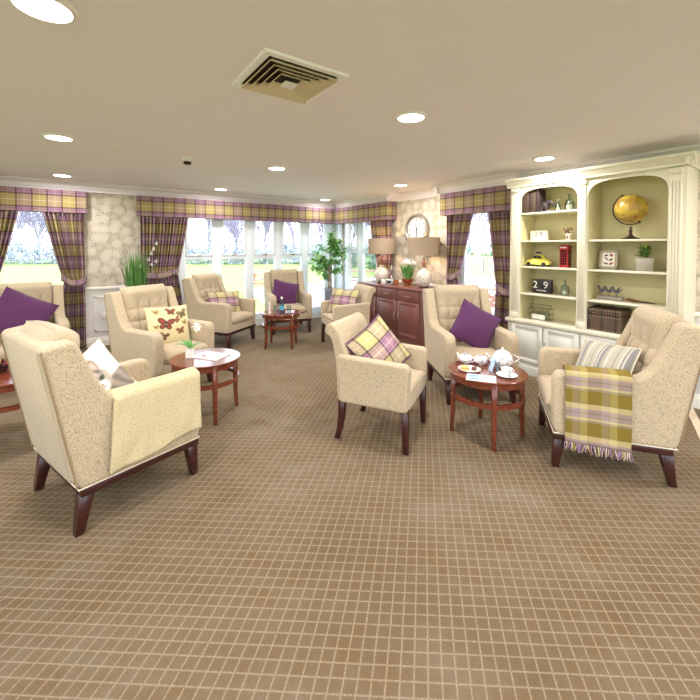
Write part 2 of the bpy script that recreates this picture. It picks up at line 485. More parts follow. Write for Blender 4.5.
def curtain(label, axis, c, outer, dirn, wtop, wtie, ztie, ztop=1.97, wbot=None, cloth=1.5, amp=.028, nf=9, foot=.015):
    """outer = fixed outer edge coordinate, dirn = +1/-1 direction the curtain opens towards the window"""
    wbot = wbot or wtie*1.15
    root = thing('curtain', label, 'curtain', (0, 0, 0))
    def width(z):
        if z >= ztie:
            t = (z-ztie)/(ztop-ztie); return wtie+(wtop-wtie)*(t**.85)
        t = (ztie-z)/ztie; return wtie+(wbot-wtie)*min(1, t*2.2)**.7
    def fn(u, v):
        z = foot+(ztop-foot)*v; w = width(z)
        pinch = math.exp(-((z-ztie)/.10)**2)
        a = outer+dirn*w*u
        am = amp*(1-.55*pinch)
        y = am*math.sin(2*PI*nf*u+.8*math.sin(3*z))+.4*am*math.sin(2*PI*nf*2.3*u+2*z)
        y -= .03*pinch
        if axis == 'x': return Vector((a, c+y-.02, z))
        return Vector((c+y-.02, a, z))
    b = MB(); b.grid(fn, nf*10, 40, lambda u, v: (u*cloth*max(wtop, .5), foot+(ztop-foot)*v))
    b.build('drape', 'tartan', root, smooth=80, solid=.004, fixn=False)
    b = MB()
    def tb(u, v):
        a = outer-dirn*.015+dirn*(wtie+.045)*u
        bow = -.075*math.sin(PI*u)**.5-.01
        z = ztie+.05*(u if dirn > 0 else u)-.06*math.sin(PI*u)+(v-.5)*.085
        if axis == 'x': return Vector((a, c+bow, z))
        return Vector((c+bow, a, z))
    b.grid(tb, 16, 4, lambda u, v: (u*.4, v*.085+.2)); b.build('tieback', 'tartan', root, smooth=80, solid=.012, fixn=False)
    return root
curtain('tartan curtain at the extreme left edge, left side of the lone window', 'x', 6.66, -1.08, 1, .46, .22, 1.0)
curtain('tartan curtain tied back on right side of the lone left window', 'x', 6.66, .085, -1, .46, .24, 1.0)
curtain('wide tartan curtain tied back at the left end of the bay', 'x', 6.66, .80, 1, .70, .52, 1.05, nf=14, cloth=2.0)
curtain('tartan curtain at right end of the bay, behind the left table lamp', 'y', 4.52, 4.98, 1, .56, .30, 1.02)
curtain('tartan curtain beside the wall clock, left side of the narrow window', 'y', 4.54, 3.74, -1, .46, .22, 1.06)
curtain('tartan curtain tied back against the left end of the bookcase', 'y', 4.54, 2.60, 1, .44, .30, .93, nf=7)

# ------------------------------------------------------------------ ceiling fittings
def downlight():
    root = thing('downlight', '', 'ceiling light', (0, 0, HC))
    MB().lathe([(.089, -.002), (.092, -.012), (.108, -.010), (.112, 0)], 32, cap=False).build('trim_ring', 'white', root, smooth=60)
    MB().lathe([(.0001, -.014), (.05, -.0135), (.090, -.009), (.090, -.003)], 32).build('diffuser', 'dlight', root, smooth=60)
    return root
dl = downlight()
spots = [((-.09, 1.86), 'round lit ceiling downlight in the top left corner of the room'),
         ((-.11, 4.0), 'lit downlight left of the smoke detector, second nearest on the left'),
         ((-.14, 6.1), 'lit downlight just in front of the left window pelmet'),
         ((1.92, 1.92), 'bright lit downlight in the middle of the ceiling, right of the vent'),
         ((1.90, 4.08), 'lit downlight between smoke detector and bay, beyond the vent'),
         ((1.87, 6.1), 'small lit downlight close to the bay pelmet, left part'),
         ((3.93, 2.0), 'lit downlight nearest the arched bookcase'),
         ((3.92, 4.13), 'lit downlight above the sideboard and clock'),
         ((3.96, 6.3), 'farthest lit downlight in the bay corner'),
         ((-.1, -.2), 'downlight behind the viewer'), ((1.9, -.2), 'downlight behind the viewer'), ((3.93, -.2), 'downlight behind the viewer'),
         ((-2.2, 1.9), 'downlight left of the view'), ((-2.2, 4.0), 'downlight left of the view'), ((-2.2, -.2), 'downlight behind the viewer'),
         ((-.1, -2.3), 'downlight behind the viewer'), ((1.9, -2.3), 'downlight behind the viewer'), ((3.93, -2.3), 'downlight behind the viewer')]
for i, ((x, y), lab) in enumerate(spots):
    o = dl if i == 0 else copy_tree(dl)
    place(o, (x, y, HC), 0, lab, 'downlights in the ceiling')
    ld = bpy.data.lights.new('downlight_lamp', 'AREA'); ld.shape = 'DISK'; ld.size = .16; ld.energy = {8: 6, 5: 13, 2: 13, 7: 17, 6: 17}.get(i, 26); ld.color = (1, .935, .905)
    lo = bpy.data.objects.new('downlight_lamp', ld); C.objects.link(lo); lo.location = (x, y, HC-.03)
# vent
v = thing('ceiling_vent', 'square louvred air vent set in the ceiling near its middle', 'vent', (.95, 1.885, HC))
m = MB()
def ring(mb, h0, h1, z0, z1, mi=0):
    """square ring, outer half h0 at z0 to inner half h1 at z1 as sloped blades"""
    o = [(-1, -1), (1, -1), (1, 1), (-1, 1)]
    t = .004
    A = [mb.bm.verts.new((x*h0, y*h0, z0)) for x, y in o]; B = [mb.bm.verts.new((x*h1, y*h1, z1)) for x, y in o]
    A2 = [mb.bm.verts.new((x*h0, y*h0, z0+t)) for x, y in o]; B2 = [mb.bm.verts.new((x*h1, y*h1, z1+t)) for x, y in o]
    for i in range(4):
        j = (i+1) % 4
        mb.face([A[i], A[j], B[j], B[i]], mi); mb.face([A2[i], B2[i], B2[j], A2[j]], mi)
        mb.face([A[i], A2[i], A2[j], A[j]], mi); mb.face([B[i], B[j], B2[j], B2[i]], mi)
ring(m, .235, .20, -.012, -.012); ring(m, .235, .238, -.012, 0); ring(m, .20, .195, -.012, -.001)
m.build('frame', plain('vent_frame', (248,246,250), .35, 0), v)
M['vent_louvre'] = plain('vent_louvre', (222,206,176), .5)
for h in (.196, .160, .125, .090):
    m = MB(); ring(m, h, h-.027, -.030, -.006); m.build('louvre', 'vent_louvre', v)
m = MB().box(-.036, .036, -.036, .036, -.036, -.028); m.build('centre_plate', 'white', v)
m = MB().box(-.2, .2, -.2, .2, -.002, -.0005); m.build('duct_shade_sheet', plain('duct_shade', (48,40,30), .8), v)  # flat dark sheet, painted as the shade of the hollow behind the louvres
for x, y in ((-.217, -.217), (.217, -.217), (.217, .217), (-.217, .217)): MB().lathe([(.0001, -.016), (.008, -.015), (.009, -.012)], 10, (x, y, 0)).build('screw', 'silver', v)
v = thing('smoke_detector', 'small round smoke detector hanging from the ceiling', 'smoke detector', (.94, 4.17, HC))
v.scale = (1.3, 1.3, 1.3)
MB().lathe([(.05, 0), (.05, -.015), (.04, -.03), (.036, -.03)], 20).build('base', 'white', v, smooth=40)
MB().lathe([(.028, -.03), (.03, -.045), (.02, -.052), (.0001, -.053)], 20).build('sensor_head', 'bronze', v, smooth=40)
v = thing('ceiling_sensor', 'tiny flush white sensor disc between left downlights and detector', 'sensor', (.30, 4.01, HC))
MB().lathe([(.026, 0), (.024, -.01), (.0001, -.012)], 16).build('cover', 'white', v, smooth=40)
v = thing('wall_socket', 'white switch plate on the wall below the floral wallpaper', 'socket', (.335, YB, .44))
bx('plate', 'white', -.045, .045, -.012, 0, -.045, .045, v, bevel=.003); bx('rocker', 'lower', -.014, .014, -.018, -.008, -.02, .02, v)

# ------------------------------------------------------------------ wing chairs
def rounded(pts, r=.02, n=4):
    out = []
    N = len(pts)
    for i in range(N):
        p = Vector(pts[i]); a = Vector(pts[i-1]); b = Vector(pts[(i+1) % N])
        da, db = (a-p), (b-p); rr = min(r, da.length*.45, db.length*.45)
        pa, pb = p+da.normalized()*rr, p+db.normalized()*rr
        for k in range(n+1):
            t = k/n; q = (1-t)**2*pa+2*t*(1-t)*p+t*t*pb; out.append((q.x, q.y))
    return out
def leg(mb, top, bot, st, sb):
    def sq(c, h): return [Vector(c)+Vector((x*h, y*h, 0)) for x, y in ((-1, -1), (1, -1), (1, 1), (-1, 1))]
    A = [mb.bm.verts.new(p) for p in sq(bot, sb)]; B = [mb.bm.verts.new(p) for p in sq(top, st)]
    mb.face(A[::-1]); mb.face(B)
    for i in range(4): mb.face([A[i], A[(i+1) % 4], B[(i+1) % 4], B[i]])
    return mb
SIDE = [(.345, .24), (.35, .60), (.32, .652), (.25, .655), (-.12, .655), (-.185, .70), (-.24, .80), (-.325, 1.0), (-.35, 1.018), (-.455, 1.005), (-.472, .98), (-.335, .245)]
def puff(fn_front, fn_back, nu, nv, mb):
    """closed shell from front and back height functions on a shared border"""
    A = mb.grid(fn_front, nu, nv); B = mb.grid(fn_back, nu, nv, flip=True)
    return mb
def wing_chair(mat):
    root = thing('wing_chair', '', 'armchair')
    for sy in (1, -1):
        y0, y1 = sorted((sy*.255, sy*.36))
        MB().prism(rounded(SIDE, .05), y0, y1, 'y').build('side_wing', mat, root, smooth=50, bevel=.022, seg=4)
    MB().prism([(-.338, .25), (-.24, .25), (-.36, 1.0), (-.40, 1.012), (-.46, 1.003), (-.474, .975)], -.27, .27, 'y').build('back_panel', mat, root, bevel=.012, seg=3)
    # tufted cushion against the back
    W, z0, z1 = .262, .44, 1.055
    def tuft(u, v):
        x = (u-.5)*2; e = (1-abs(x)**6)**.5 if abs(x) < 1 else 0
        ev = max(0, 1-abs(2*v-1)**8)**.5
        cols, rows = 4, 4
        zz = v/.72
        seam = 0
        if v < .76:
            cu = abs(math.sin(PI*u*cols)); cv = abs(math.sin(PI*min(1, zz)*3.5+.3))
            seam = min(cu**.45, 1)*.5+min(cv**.45, 1)*.5
            seam = seam*.75+.25*(cu*cv)**.4
            k = min(1, (.76-v)/.08); seam = seam*k+(1-k)*1
        else: seam = 1.0
        roll = .03*math.exp(-((v-.88)/.10)**2)
        return e*ev*(.055+.034*seam+roll)
    def base(u, v):
        z = z0+(z1-z0)*v; return Vector((-.235-(z-z0)*.235, (u-.5)*2*W*(1-.04*v), z))
    nrm = Vector((.97, 0, .23))
    mb = MB()
    mb.grid(lambda u, v: base(u, v)+nrm*tuft(u, v), 48, 56)
    mb.grid(lambda u, v: base(u, v)-nrm*(.075*(max(0, 1-abs(2*u-1)**8)**.5)*(max(0, 1-abs(2*v-1)**8)**.5)*(1.0 if v > .6 else .6)), 16, 16, flip=True)
    bc = mb.build('back_cushion', mat, root, smooth=70, weld=True)
    # seat
    mb = MB()
    def seat(top):
        def f(u, v):
            x, y = (u-.5)*2, (v-.5)*2
            e = (max(0, 1-abs(x)**10)**.35)*(max(0, 1-abs(y)**10)**.35)
            cx = .075+x*.30; cy = y*.258
            if top: return Vector((cx, cy, .40+e*(.055+.02*(1-x*x)*(1-y*y))))
            return Vector((cx, cy, .40-e*.075))
        return f
    mb.grid(seat(True), 24, 20); mb.grid(seat(False), 24, 20, flip=True)
    mb.build('seat_cushion', mat, root, smooth=75, weld=True)
    MB().box(.28, .338, -.262, .262, .245, .345).build('front_rail', mat, root, bevel=.012)
    MB().box(-.32, .33, -.30, .30, .247, .30).build('seat_base', mat, root)
    m = MB(); t = .045
    for a in ((-.315, .345, -.345, -.345+t, .198, .245), (-.315, .345, .345-t, .345, .198, .245), (-.315, -.27, -.30, .30, .198, .245), (.30, .345, -.30, .30, .198, .245)): m.box(*a)
    m.build('base_frame', 'dark_leg', root, bevel=.003, seg=1)
    m = MB().tube([(.342, -.352, .245), (.342, .352, .245), (-.33, .352, .248), (-.33, -.352, .248)], .0045, 6, closed=True)
    pass
    m.build('piping', 'piping', root)
    m = MB().tube([(-.338, -.353, .26), (-.474, -.353, .985)], .004, 6); m.build('seam', 'seam', root)
    m = MB().tube([(-.338, .353, .26), (-.474, .353, .985)], .004, 6); m.build('seam', 'seam', root)
    for sy in (1, -1):
        leg(MB(), (.305, sy*.305, .20), (.325, sy*.312, 0), .034, .021).build('leg', 'dark_leg', root, bevel=.003, seg=1)
        leg(MB(), (-.285, sy*.305, .20), (-.322, sy*.312, 0), .034, .021).build('leg', 'dark_leg', root, bevel=.003, seg=1)
    return root
wc = wing_chair('cream_fabric')
CH = {}
def setchair(key, proto, first, x, y, a, label, group):
    o = proto if first else copy_tree(proto)
    place(o, (x, y, 0), a, label, group); CH[key] = Matrix.Translation((x, y, 0)) @ Matrix.Rotation(R(a), 4, 'Z'); return o
G = 'wing armchairs grouped round the small tables'
setchair('c1', wc, True, .19, 2.77, 18.5, 'cream wing armchair seen from behind, cream throw over its arm', G)
setchair('c2', wc, False, -.47, 5.50, -84, 'wing armchair at the left edge in front of the lone window', G)
setchair('c3', wc, False, .745, 4.386, -64, 'wing armchair holding the butterfly cushion, left of the orchid table', G)
setchair('c4', wc, False, 1.83, 5.87, -55, 'wing armchair with tartan cushion in front of the bay window', G)
setchair('c5', wc, False, 3.03, 6.08, -105, 'wing armchair with purple cushion, farthest back in the bay', G)
setchair('c8', wc, False, 3.25, 2.41, -121.7, 'wing armchair with purple cushion standing behind the tea table', G)
setchair('c9', wc, False, 3.045, 1.137, 124.8, 'wing armchair at the right with a plaid throw over its arm', G)

# ------------------------------------------------------------------ low armchairs
def low_chair(mat):
    root = thing('tub_armchair', '', 'armchair')
    for sy in (1, -1):
        y0, y1 = sorted((sy*.225, sy*.305))
        MB().prism(rounded([(.285, .30), (.30, .61), (.27, .64), (-.18, .655), (-.24, .665), (-.275, .64), (-.25, .30)], .03), y0, y1, 'y').build('arm', mat, root, smooth=50, bevel=.02, seg=4)
    P = [(-.15, .33), (-.165, .50), (-.215, .72), (-.265, .845), (-.30, .882), (-.335, .892), (-.365, .878), (-.382, .845), (-.375, .81), (-.35, .795), (-.335, .79), (-.315, .74), (-.285, .60), (-.27, .30), (-.2, .30)]
    MB().prism(rounded(P, .03, 3), -.285, .285, 'y').build('backrest', mat, root, smooth=50, bevel=.014, seg=3)
    MB().box(-.24, .285, -.235, .235, .30, .40).build('seat_base', mat, root, bevel=.012)
    m = MB()
    def seat(top):
        def f(u, v):
            x, y = (u-.5)*2, (v-.5)*2
            e = (max(0, 1-abs(x)**10)**.35)*(max(0, 1-abs(y)**10)**.35)
            return Vector((.06+x*.235, y*.23, .43+(e*(.035+.02*(1-x*x)*(1-y*y)) if top else -e*.04)))
        return f
    m.grid(seat(True), 20, 20); m.grid(seat(False), 20, 20, flip=True); m.build('seat_cushion', mat, root, smooth=75, weld=True)
    for sy in (1, -1):
        leg(MB(), (.262, sy*.268, .305), (.268, sy*.27, 0), .026, .02).build('leg', 'dark_leg', root, bevel=.003, seg=1)
        m = MB(); prev = None
        pts = [(-.235, .305, .026), (-.24, .2, .024), (-.255, .09, .021), (-.282, 0, .019)]
        rings = [[m.bm.verts.new((x+dx*h, sy*.262+dy*h, z)) for dx, dy in ((-1, -1), (1, -1), (1, 1), (-1, 1))] for x, z, h in pts]
        for a, b in zip(rings, rings[1:]):
            for i in range(4): m.face([a[i], a[(i+1) % 4], b[(i+1) % 4], b[i]])
        m.face(rings[0]); m.face(rings[-1][::-1]); m.build('leg', 'dark_leg', root, bevel=.003, seg=1)
    return root
lc = low_chair('cream_fabric')
setchair('c7', lc, True, 1.985, 2.29, -60, 'low scroll-backed armchair alone in the centre of the room', 'low scroll-backed armchairs')
setchair('c6', lc, False, 3.27, 4.64, 167, 'low scroll-backed armchair in front of the sideboard', 'low scroll-backed armchairs')

# ------------------------------------------------------------------ cushions
def cushion(name, label, mat, chair, pos, tilt=72, yaw=0, roll=0, size=.42, h=None, t=.075, paint=None, pipe=None, uvrot=0, group='scatter cushions on the chairs'):
    hw, hh = size/2, (h or size)/2
    n = 72 if paint else 26
    def shape(sg):
        def f(u, v):
            a, b = (u-.5)*2, (v-.5)*2
            x = hh*a*(1-.07*(1-b*b)); y = hw*b*(1-.07*(1-a*a))
            e = max(0, (1-a**2))**.55*max(0, (1-b**2))**.55
            w = .006*noise.noise(Vector((a*2.2, b*2.2, sg*3.0+pos[0]*7)))
            return Vector((x, y, sg*(t*e)+w*e))
        return f
    ca, sa = math.cos(R(uvrot)), math.sin(R(uvrot))
    def uvf(u, v):
        x, y = (v-.5)*2*hw, -(u-.5)*2*hh; return (x*ca-y*sa+.6, x*sa+y*ca+.63)
    mb = MB()
    cf = (lambda u, v: paint((v-.5)*2, -(u-.5)*2)) if paint else None
    mb.grid(shape(1), n, n, uvf, cf); mb.grid(shape(-1), n, n, uvf, (lambda u, v: paint(2, 2)) if paint else None, flip=True)
    o = mb.build(name, mat, smooth=75, weld=True)
    if pipe:
        path = []
        for k in range(48):
            q = k/12; s = int(q); f_ = q-s
            a, b = [(-1, -1+2*f_), (-1+2*f_, 1), (1, 1-2*f_), (1-2*f_, -1)][s]
            path.append((hh*a*(1-.07*(1-b*b)), hw*b*(1-.07*(1-a*a)), 0))
        MB().tube(path, .004, 6, closed=True).build('piping', pipe, o)
    tag(o, label, 'cushion', group)
    o.matrix_world = chair @ Matrix.Translation(pos) @ Matrix.Rotation(R(yaw), 4, 'Z') @ Matrix.Rotation(R(tilt), 4, 'Y') @ Matrix.Rotation(R(roll), 4, 'Z')
    return o
def sm(x, a, b): t = max(0, min(1, (x-a)/(b-a))); return t*t*(3-2*t)
def mixc(a, b, t): return tuple(x*(1-t)+y*t for x, y in zip(a, b))
def ell(x, y, cx, cy, a, b, rot=0, soft=.15):
    c, s = math.cos(R(rot)), math.sin(R(rot)); dx, dy = x-cx, y-cy
    p, q = (dx*c+dy*s)/a, (-dx*s+dy*c)/b
    return 1-sm(math.sqrt(p*p+q*q), 1-soft, 1+soft)
BF = [(-.62, .72, .16, 10, 0), (.05, .70, .26, -8, 1), (.62, .52, .30, 20, 2), (.28, .22, .22, 35, 3), (-.28, .05, .42, -12, 1), (.70, .05, .16, 20, 0), (.42, -.38, .24, 12, 3), (-.42, -.58, .26, -18, 4), (-.72, -.05, .12, 0, 0)]
BC = [s2l(c) for c in ((190,160,70), (150,66,52), (140,122,70), (176,96,60), (120,70,50))]
def butterflies(x, y):
    col = s2l((214,202,158))
    if x > 1.5: return col
    nz = noise.noise(Vector((x*2, y*2, 1)))
    col = mixc(col, s2l((206,192,150)), max(0, nz))
    for cx, cy, s, r, ci in BF:
        c, sn = math.cos(R(r)), math.sin(R(r)); dx, dy = (x-cx)/s, (y-cy)/s
        p, q = dx*c+dy*sn, -dx*sn+dy*c
        if abs(p) > 1.3 or abs(q) > 1.3: continue
        w = max(ell(abs(p), q, .5, .34, .5, .34, 35), ell(abs(p), q, .36, -.33, .34, .3, -35))
        inner = max(ell(abs(p), q, .5, .34, .36, .22, 35), ell(abs(p), q, .36, -.33, .22, .19, -35))
        dk = s2l((70,36,30))
        col = mixc(col, mixc(dk, BC[ci], inner), w)
        col = mixc(col, dk, ell(p, q, 0, 0, .08, .5))
    return col
def kitten(x, y):
    white = s2l((238,234,226))
    if x > 1.5: return white
    ca, sa = math.cos(R(-14)), math.sin(R(-14)); x, y = ((x*ca-y*sa)-.10)/1.15, ((x*sa+y*ca)-.16)/1.15
    g, d, pk = s2l((150,136,120)), s2l((60,52,48)), s2l((220,180,168))
    col = white
    # ears, head, body of a tabby kitten lying in a white blanket
    hx, hy = -.18, -.05
    body = ell(x, y, .35, -.62, .62, .36, -12)
    stripes = .5+.5*math.sin(18*(x+.4*y)+3*noise.noise(Vector((x*2, y*2, 0))))
    col = mixc(col, mixc(g, d, stripes*.8), body*.85)
    for ex, rot in ((-.48, 28), (.12, -24)):
        col = mixc(col, g, ell(x, y, hx+ex+.18, hy+.36, .13, .24, rot))
        col = mixc(col, pk, ell(x, y, hx+ex+.18, hy+.34, .07, .16, rot))
    head = ell(x, y, hx, hy, .42, .36)
    st = .5+.5*math.sin(26*(x-hx)+2*math.sin(5*y))
    col = mixc(col, mixc(mixc(g, white, .35), d, st*.75*sm(y, hy, hy+.2)), head)
    col = mixc(col, white, ell(x, y, hx, hy-.18, .2, .18))
    for ex in (-.17, .17):
        col = mixc(col, d, ell(x, y, hx+ex, hy+.02, .095, .07)); col = mixc(col, s2l((120,130,110)), ell(x, y, hx+ex, hy+.02, .06, .045)); col = mixc(col, (0.01, .01, .01), ell(x, y, hx+ex, hy+.02, .03, .04))
    col = mixc(col, s2l((190,120,110)), ell(x, y, hx, hy-.12, .045, .03)); col = mixc(col, d, ell(x, y, hx, hy-.19, .06, .015))
    return col
def stripes_m():
    m = NT('striped_cushion'); u = m.sep(m.uv())
    a, b, c, d = [s2l(q) for q in ((186,182,168), (140,140,142), (208,204,190), (164,158,130))]
    f = m.math('FRACT', m.math('DIVIDE', u[0], .17))
    col = m.ramp(f, [(0, a), (.22, d), (.28, a), (.42, c), (.5, b), (.56, c), (.62, b), (.78, a), (.84, d), (.88, c), (1, c)], 'CONSTANT')
    m.color(m.mix(m.math('MULTIPLY', m.noise(120, 3), .35), col, s2l((120,112,96)))); return m.pr(.9)
M['stripe'] = stripes_m()
cushion('cushion', 'white cushion printed with a tabby kitten on the near left chair', 'print', CH['c1'], (-.10, .045, .635), 68, -76, 26, .41, paint=kitten, pipe='piping')
cushion('cushion', 'plum purple cushion on the armchair at the left edge', 'purple', CH['c2'], (.02, -.06, .705), 72, 0, -30, .52, pipe='purple')
cushion('cushion', 'pale yellow cushion covered in printed butterflies', 'print', CH['c3'], (.03, .02, .645), 74, -6, -3, .47, .42, paint=butterflies)
cushion('cushion', 'tartan cushion on the armchair in front of the bay, left of small table', 'tartan_c', CH['c4'], (.04, -.03, .62), 70, -22, -4, .54, .36, pipe='purple')
cushion('cushion', 'purple cushion on the armchair farthest back in the bay', 'purple', CH['c5'], (.0, -.05, .655), 70, 0, -14, .46, .42, pipe='purple')
cushion('cushion', 'tartan cushion on the low armchair before the sideboard', 'tartan_c', CH['c6'], (.03, -.02, .655), 66, 34, 0, .50, .40, pipe='purple')
cushion('cushion', 'tilted tartan cushion on the low armchair in the room centre', 'tartan_c', CH['c7'], (-.02, -.02, .655), 62, -34, 28, .44, pipe='purple', uvrot=0)
cushion('cushion', 'tilted purple cushion with pointed corners behind the tea table', 'purple', CH['c8'], (.02, .06, .665), 68, 0, -31, .43, pipe='purple')
cushion('cushion', 'grey and cream striped cushion on the right armchair', 'stripe', CH['c9'], (-.02, .02, .625), 62, 33, 4, .44, .37, pipe='piping')

# ------------------------------------------------------------------ throws
def throw(name, label, mat, chair, sy, s0, s1, zin, zout0, zout1, thick, uvs=1.0, skew0=0, wr=.006, hem=0):
    """cloth laid over the arm: goes from inside the arm over its top and down the outside"""
    yi, yo, zt = .248, .372, .672
    def fn(u, v):
        s = s0+(s1-s0)*u; zo = zout0+(zout1-zout0)*u+hem*math.sin(u*9+1)
        L1, L2, L3 = zt-zin, yo-yi, zt-zo; L = v*(L1+L2+L3)
        if L < L1: y, z = yi, zin+L
        elif L < L1+L2:
            t = (L-L1)/L2; y = yi+L2*t; z = zt+.018*math.sin(PI*t)
        else: y, z = yo+.004, zt-(L-L1-L2)
        k = max(0, (L-L1-L2)/L3) if L > L1+L2 else 0
        w = wr*(noise.noise(Vector((s*5, v*3, 2)))*2*k+.6*math.sin(s*26+v*2)*k*k)
        s += skew0*k*(1-u)
        return chair @ Vector((s, sy*(y+abs(w)+.003*k), z+.004*noise.noise(Vector((s*7, v*6, 5)))))
    b = MB(); b.grid(fn, 34, 46, lambda u, v: (u*(s1-s0)*uvs, v*(zt-zin+yo-yi+zt-(zout0+zout1)/2)*uvs))
    o = b.build(name, mat, smooth=70, solid=thick, fixn=False)
    return tag(o, label, 'throw'), fn
def knit():
    m = NT('knit_throw')
    v = m.new('ShaderNodeTexVoronoi'); v.inputs['Scale'].default_value = 150; m.l.new(m.obj(), v.inputs['Vector'])
    m.color(m.mix(m.math('MULTIPLY', v.outputs['Distance'], .9), s2l((216,204,168)), s2l((172,156,116))))
    m.bump(v.outputs['Distance'], -1.0, .012); return m.pr(.95)
def plaid_throw():
    m = NT('plaid_throw'); u = m.sep(m.uv())
    ol, cr, li, gr, br = [s2l(q) for q in ((132,114,20), (206,190,136), (168,146,150), (146,136,116), (116,90,56))]
    fv = m.math('FRACT', m.math('DIVIDE', u[1], .205))
    fu = m.math('FRACT', m.math('DIVIDE', u[0], .165))
    a = m.ramp(fv, [(0, ol), (.42, cr), (.58, li), (.68, gr), (.74, li), (.86, cr), (.93, gr), (1, gr)], 'CONSTANT')
    b = m.ramp(fu, [(0, ol), (.03, br), (.42, ol), (.46, cr), (.70, gr), (.74, li), (.97, ol), (1, cr)], 'CONSTANT')
    col = m.mix(.28, a, b)
    m.color(m.mix(m.math('MULTIPLY', m.noise(260, 2), .3), col, s2l((96,84,50)))); m.bump(m.noise(300, 2), .5, .003); return m.pr(.95)
M['knit'] = knit(); M['plaid_throw'] = plaid_throw()
throw('throw_blanket', 'cream knitted throw folded over arm of the chair seen from behind', 'knit', CH['c1'], -1, -.17, .335, .50, .27, .325, .014, skew0=-.03, wr=.010, hem=.008)
tw, tfn = throw('throw_blanket', 'olive, cream and lilac plaid throw with fringe over right chair arm', 'plaid_throw', CH['c9'], 1, -.085, .28, .50, .20, .215, .008)
fr = MB()
for i in range(90):
    u = i/89; p = tfn(u, 1.0); q = p+Vector((random.uniform(-.01, .01), random.uniform(-.01, .01), -.03)); r_ = q+Vector((random.uniform(-.012, .012), random.uniform(-.012, .012), -random.uniform(.02, .035)))
    fr.tube([p, q, r_], [.0028, .0026, .0012], 4, mi=random.choice((0, 1, 1, 2)))
fo = fr.build('fringe', [plain('fringe_cream', (220,206,170), .95), plain('fringe_lilac', (150,116,160), .95), plain('fringe_olive', (150,130,60), .95)], None)
fo.parent = tw; fo['kind'] = 'stuff'
fo['label'] = 'lilac and cream tasselled fringe'

# ------------------------------------------------------------------ small round tables
def round_table():
    root = thing('round_table', '', 'table')
    MB().lathe([(.0001, .488), (.287, .488), (.295, .493), (.297, .500), (.292, .506), (.0001, .507)], 64).build('tabletop', 'table_wood', root, smooth=35)
    MB().lathe([(.262, .445), (.276, .445), (.276, .488), (.262, .488), (.262, .445)], 48, cap=False).build('apron', 'table_wood', root, smooth=35)
    MB().lathe([(.258, .305), (.280, .305), (.280, .338), (.258, .338), (.258, .305)], 48, cap=False).build('shelf_ring', 'table_wood', root, smooth=35)
    for k in range(4):
        a = R(45+90*k); m = MB(); rings = []
        for r, z, h in ((.262, .488, .018), (.262, .30, .018), (.262, .15, .016), (.272, 0, .013)):
            c = Vector((r*math.cos(a), r*math.sin(a), z)); e1 = Vector((math.cos(a), math.sin(a), 0)); e2 = Vector((-math.sin(a), math.cos(a), 0))
            rings.append([m.bm.verts.new(c+e1*(x*h)+e2*(y*h)) for x, y in ((-1, -1), (1, -1), (1, 1), (-1, 1))])
        for p, q in zip(rings, rings[1:]):
            for i in range(4): m.face([p[i], p[(i+1) % 4], q[(i+1) % 4], q[i]])
        m.face(rings[0]); m.face(rings[-1][::-1]); m.build('leg', 'table_wood', root, bevel=.002, seg=1)
    return root
rt = round_table()
TG = 'small round mahogany tables'
place(rt, (2.62, 1.765, 0), 0, 'round mahogany table carrying the tea set', TG)
place(copy_tree(rt), (.912, 3.44, 0), 45, 'round mahogany table carrying a white orchid and a magazine', TG)
place(copy_tree(rt), (2.448, 5.13, 0), -36+90, 'round mahogany table with glasses and water bottle near the bay', TG)
place(copy_tree(rt), (-.43, 3.87, 0), 12, 'round mahogany table cut off by the left edge of the view', TG)
ZT = .507

# ------------------------------------------------------------------ tea set
def china_mat():
    m = NT('blue_white_china')
    v = m.new('ShaderNodeTexVoronoi'); v.inputs['Scale'].default_value = 55; m.l.new(m.obj(), v.inputs['Vector'])
    n = m.noise(38, 3)
    f = m.math('MULTIPLY', m.math('GREATER_THAN', n, .54), m.math('LESS_THAN', v.outputs['Distance'], .5))
    m.color(m.mix(m.math('MULTIPLY', f, .75), s2l((240,240,240)), s2l((84,90,112)))); return m.pr(.12)
M['china'] = china_mat()
def handle_path(x0, z0, z1, out, n=10):
    return [(x0+out*math.sin(PI*k/n), 0, z0+(z1-z0)*k/n) for k in range(n+1)]
def pot(name, label, loc, rz, r, h, spout=True, lid=True, cat='teapot', hs=1):
    root = thing(name, label, cat, loc, rz, 'blue and white tea set')
    MB().lathe([(.0001, 0), (r*.55, 0), (r*.6, .006), (r*.9, h*.25), (r, h*.5), (r*.92, h*.78), (r*.68, h), (r*.62, h), (r*.85, h*.7), (r*.6, h*.1), (.0001, h*.08)], 28).build('body', 'china', root, smooth=60)
    if lid:
        MB().lathe([(r*.68, h), (r*.6, h*1.06), (r*.3, h*1.16), (r*.08, h*1.19), (r*.06, h*1.25), (r*.13, h*1.32), (.0001, h*1.38)], 24).build('lid', 'china', root, smooth=60)
    MB().tube(handle_path(-r*.9, h*.22, h*.85, -r*.75*hs), [.004]*2+[.0055]*7+[.004]*2, 8).build('handle', 'china', root, smooth=60)
    if spout:
        MB().tube([(r*.8, 0, h*.3), (r*1.15, 0, h*.45), (r*1.35, 0, h*.75), (r*1.6, 0, h*.95)], [.017, .012, .008, .007], 10).build('spout', 'china', root, smooth=60)
    return root
pot('teapot', 'blue and white patterned teapot at the back of the tea table', (2.800, 1.745, ZT), 144, .082, .115)
pot('sugar_bowl', 'blue and white lidded bowl between plate and teapot', (2.715, 1.885, ZT), 0, .055, .07, False, False, 'bowl', .5)
pot('milk_jug', 'patterned milk jug behind the biscuit plate', (2.63, 1.975, ZT), 100, .052, .078, True, False, 'jug', .8)
cup = thing('teacup', 'patterned teacup on a saucer at the front right of the tea table', 'cup', (2.61, 1.59, ZT+.008), -36, 'blue and white tea set')
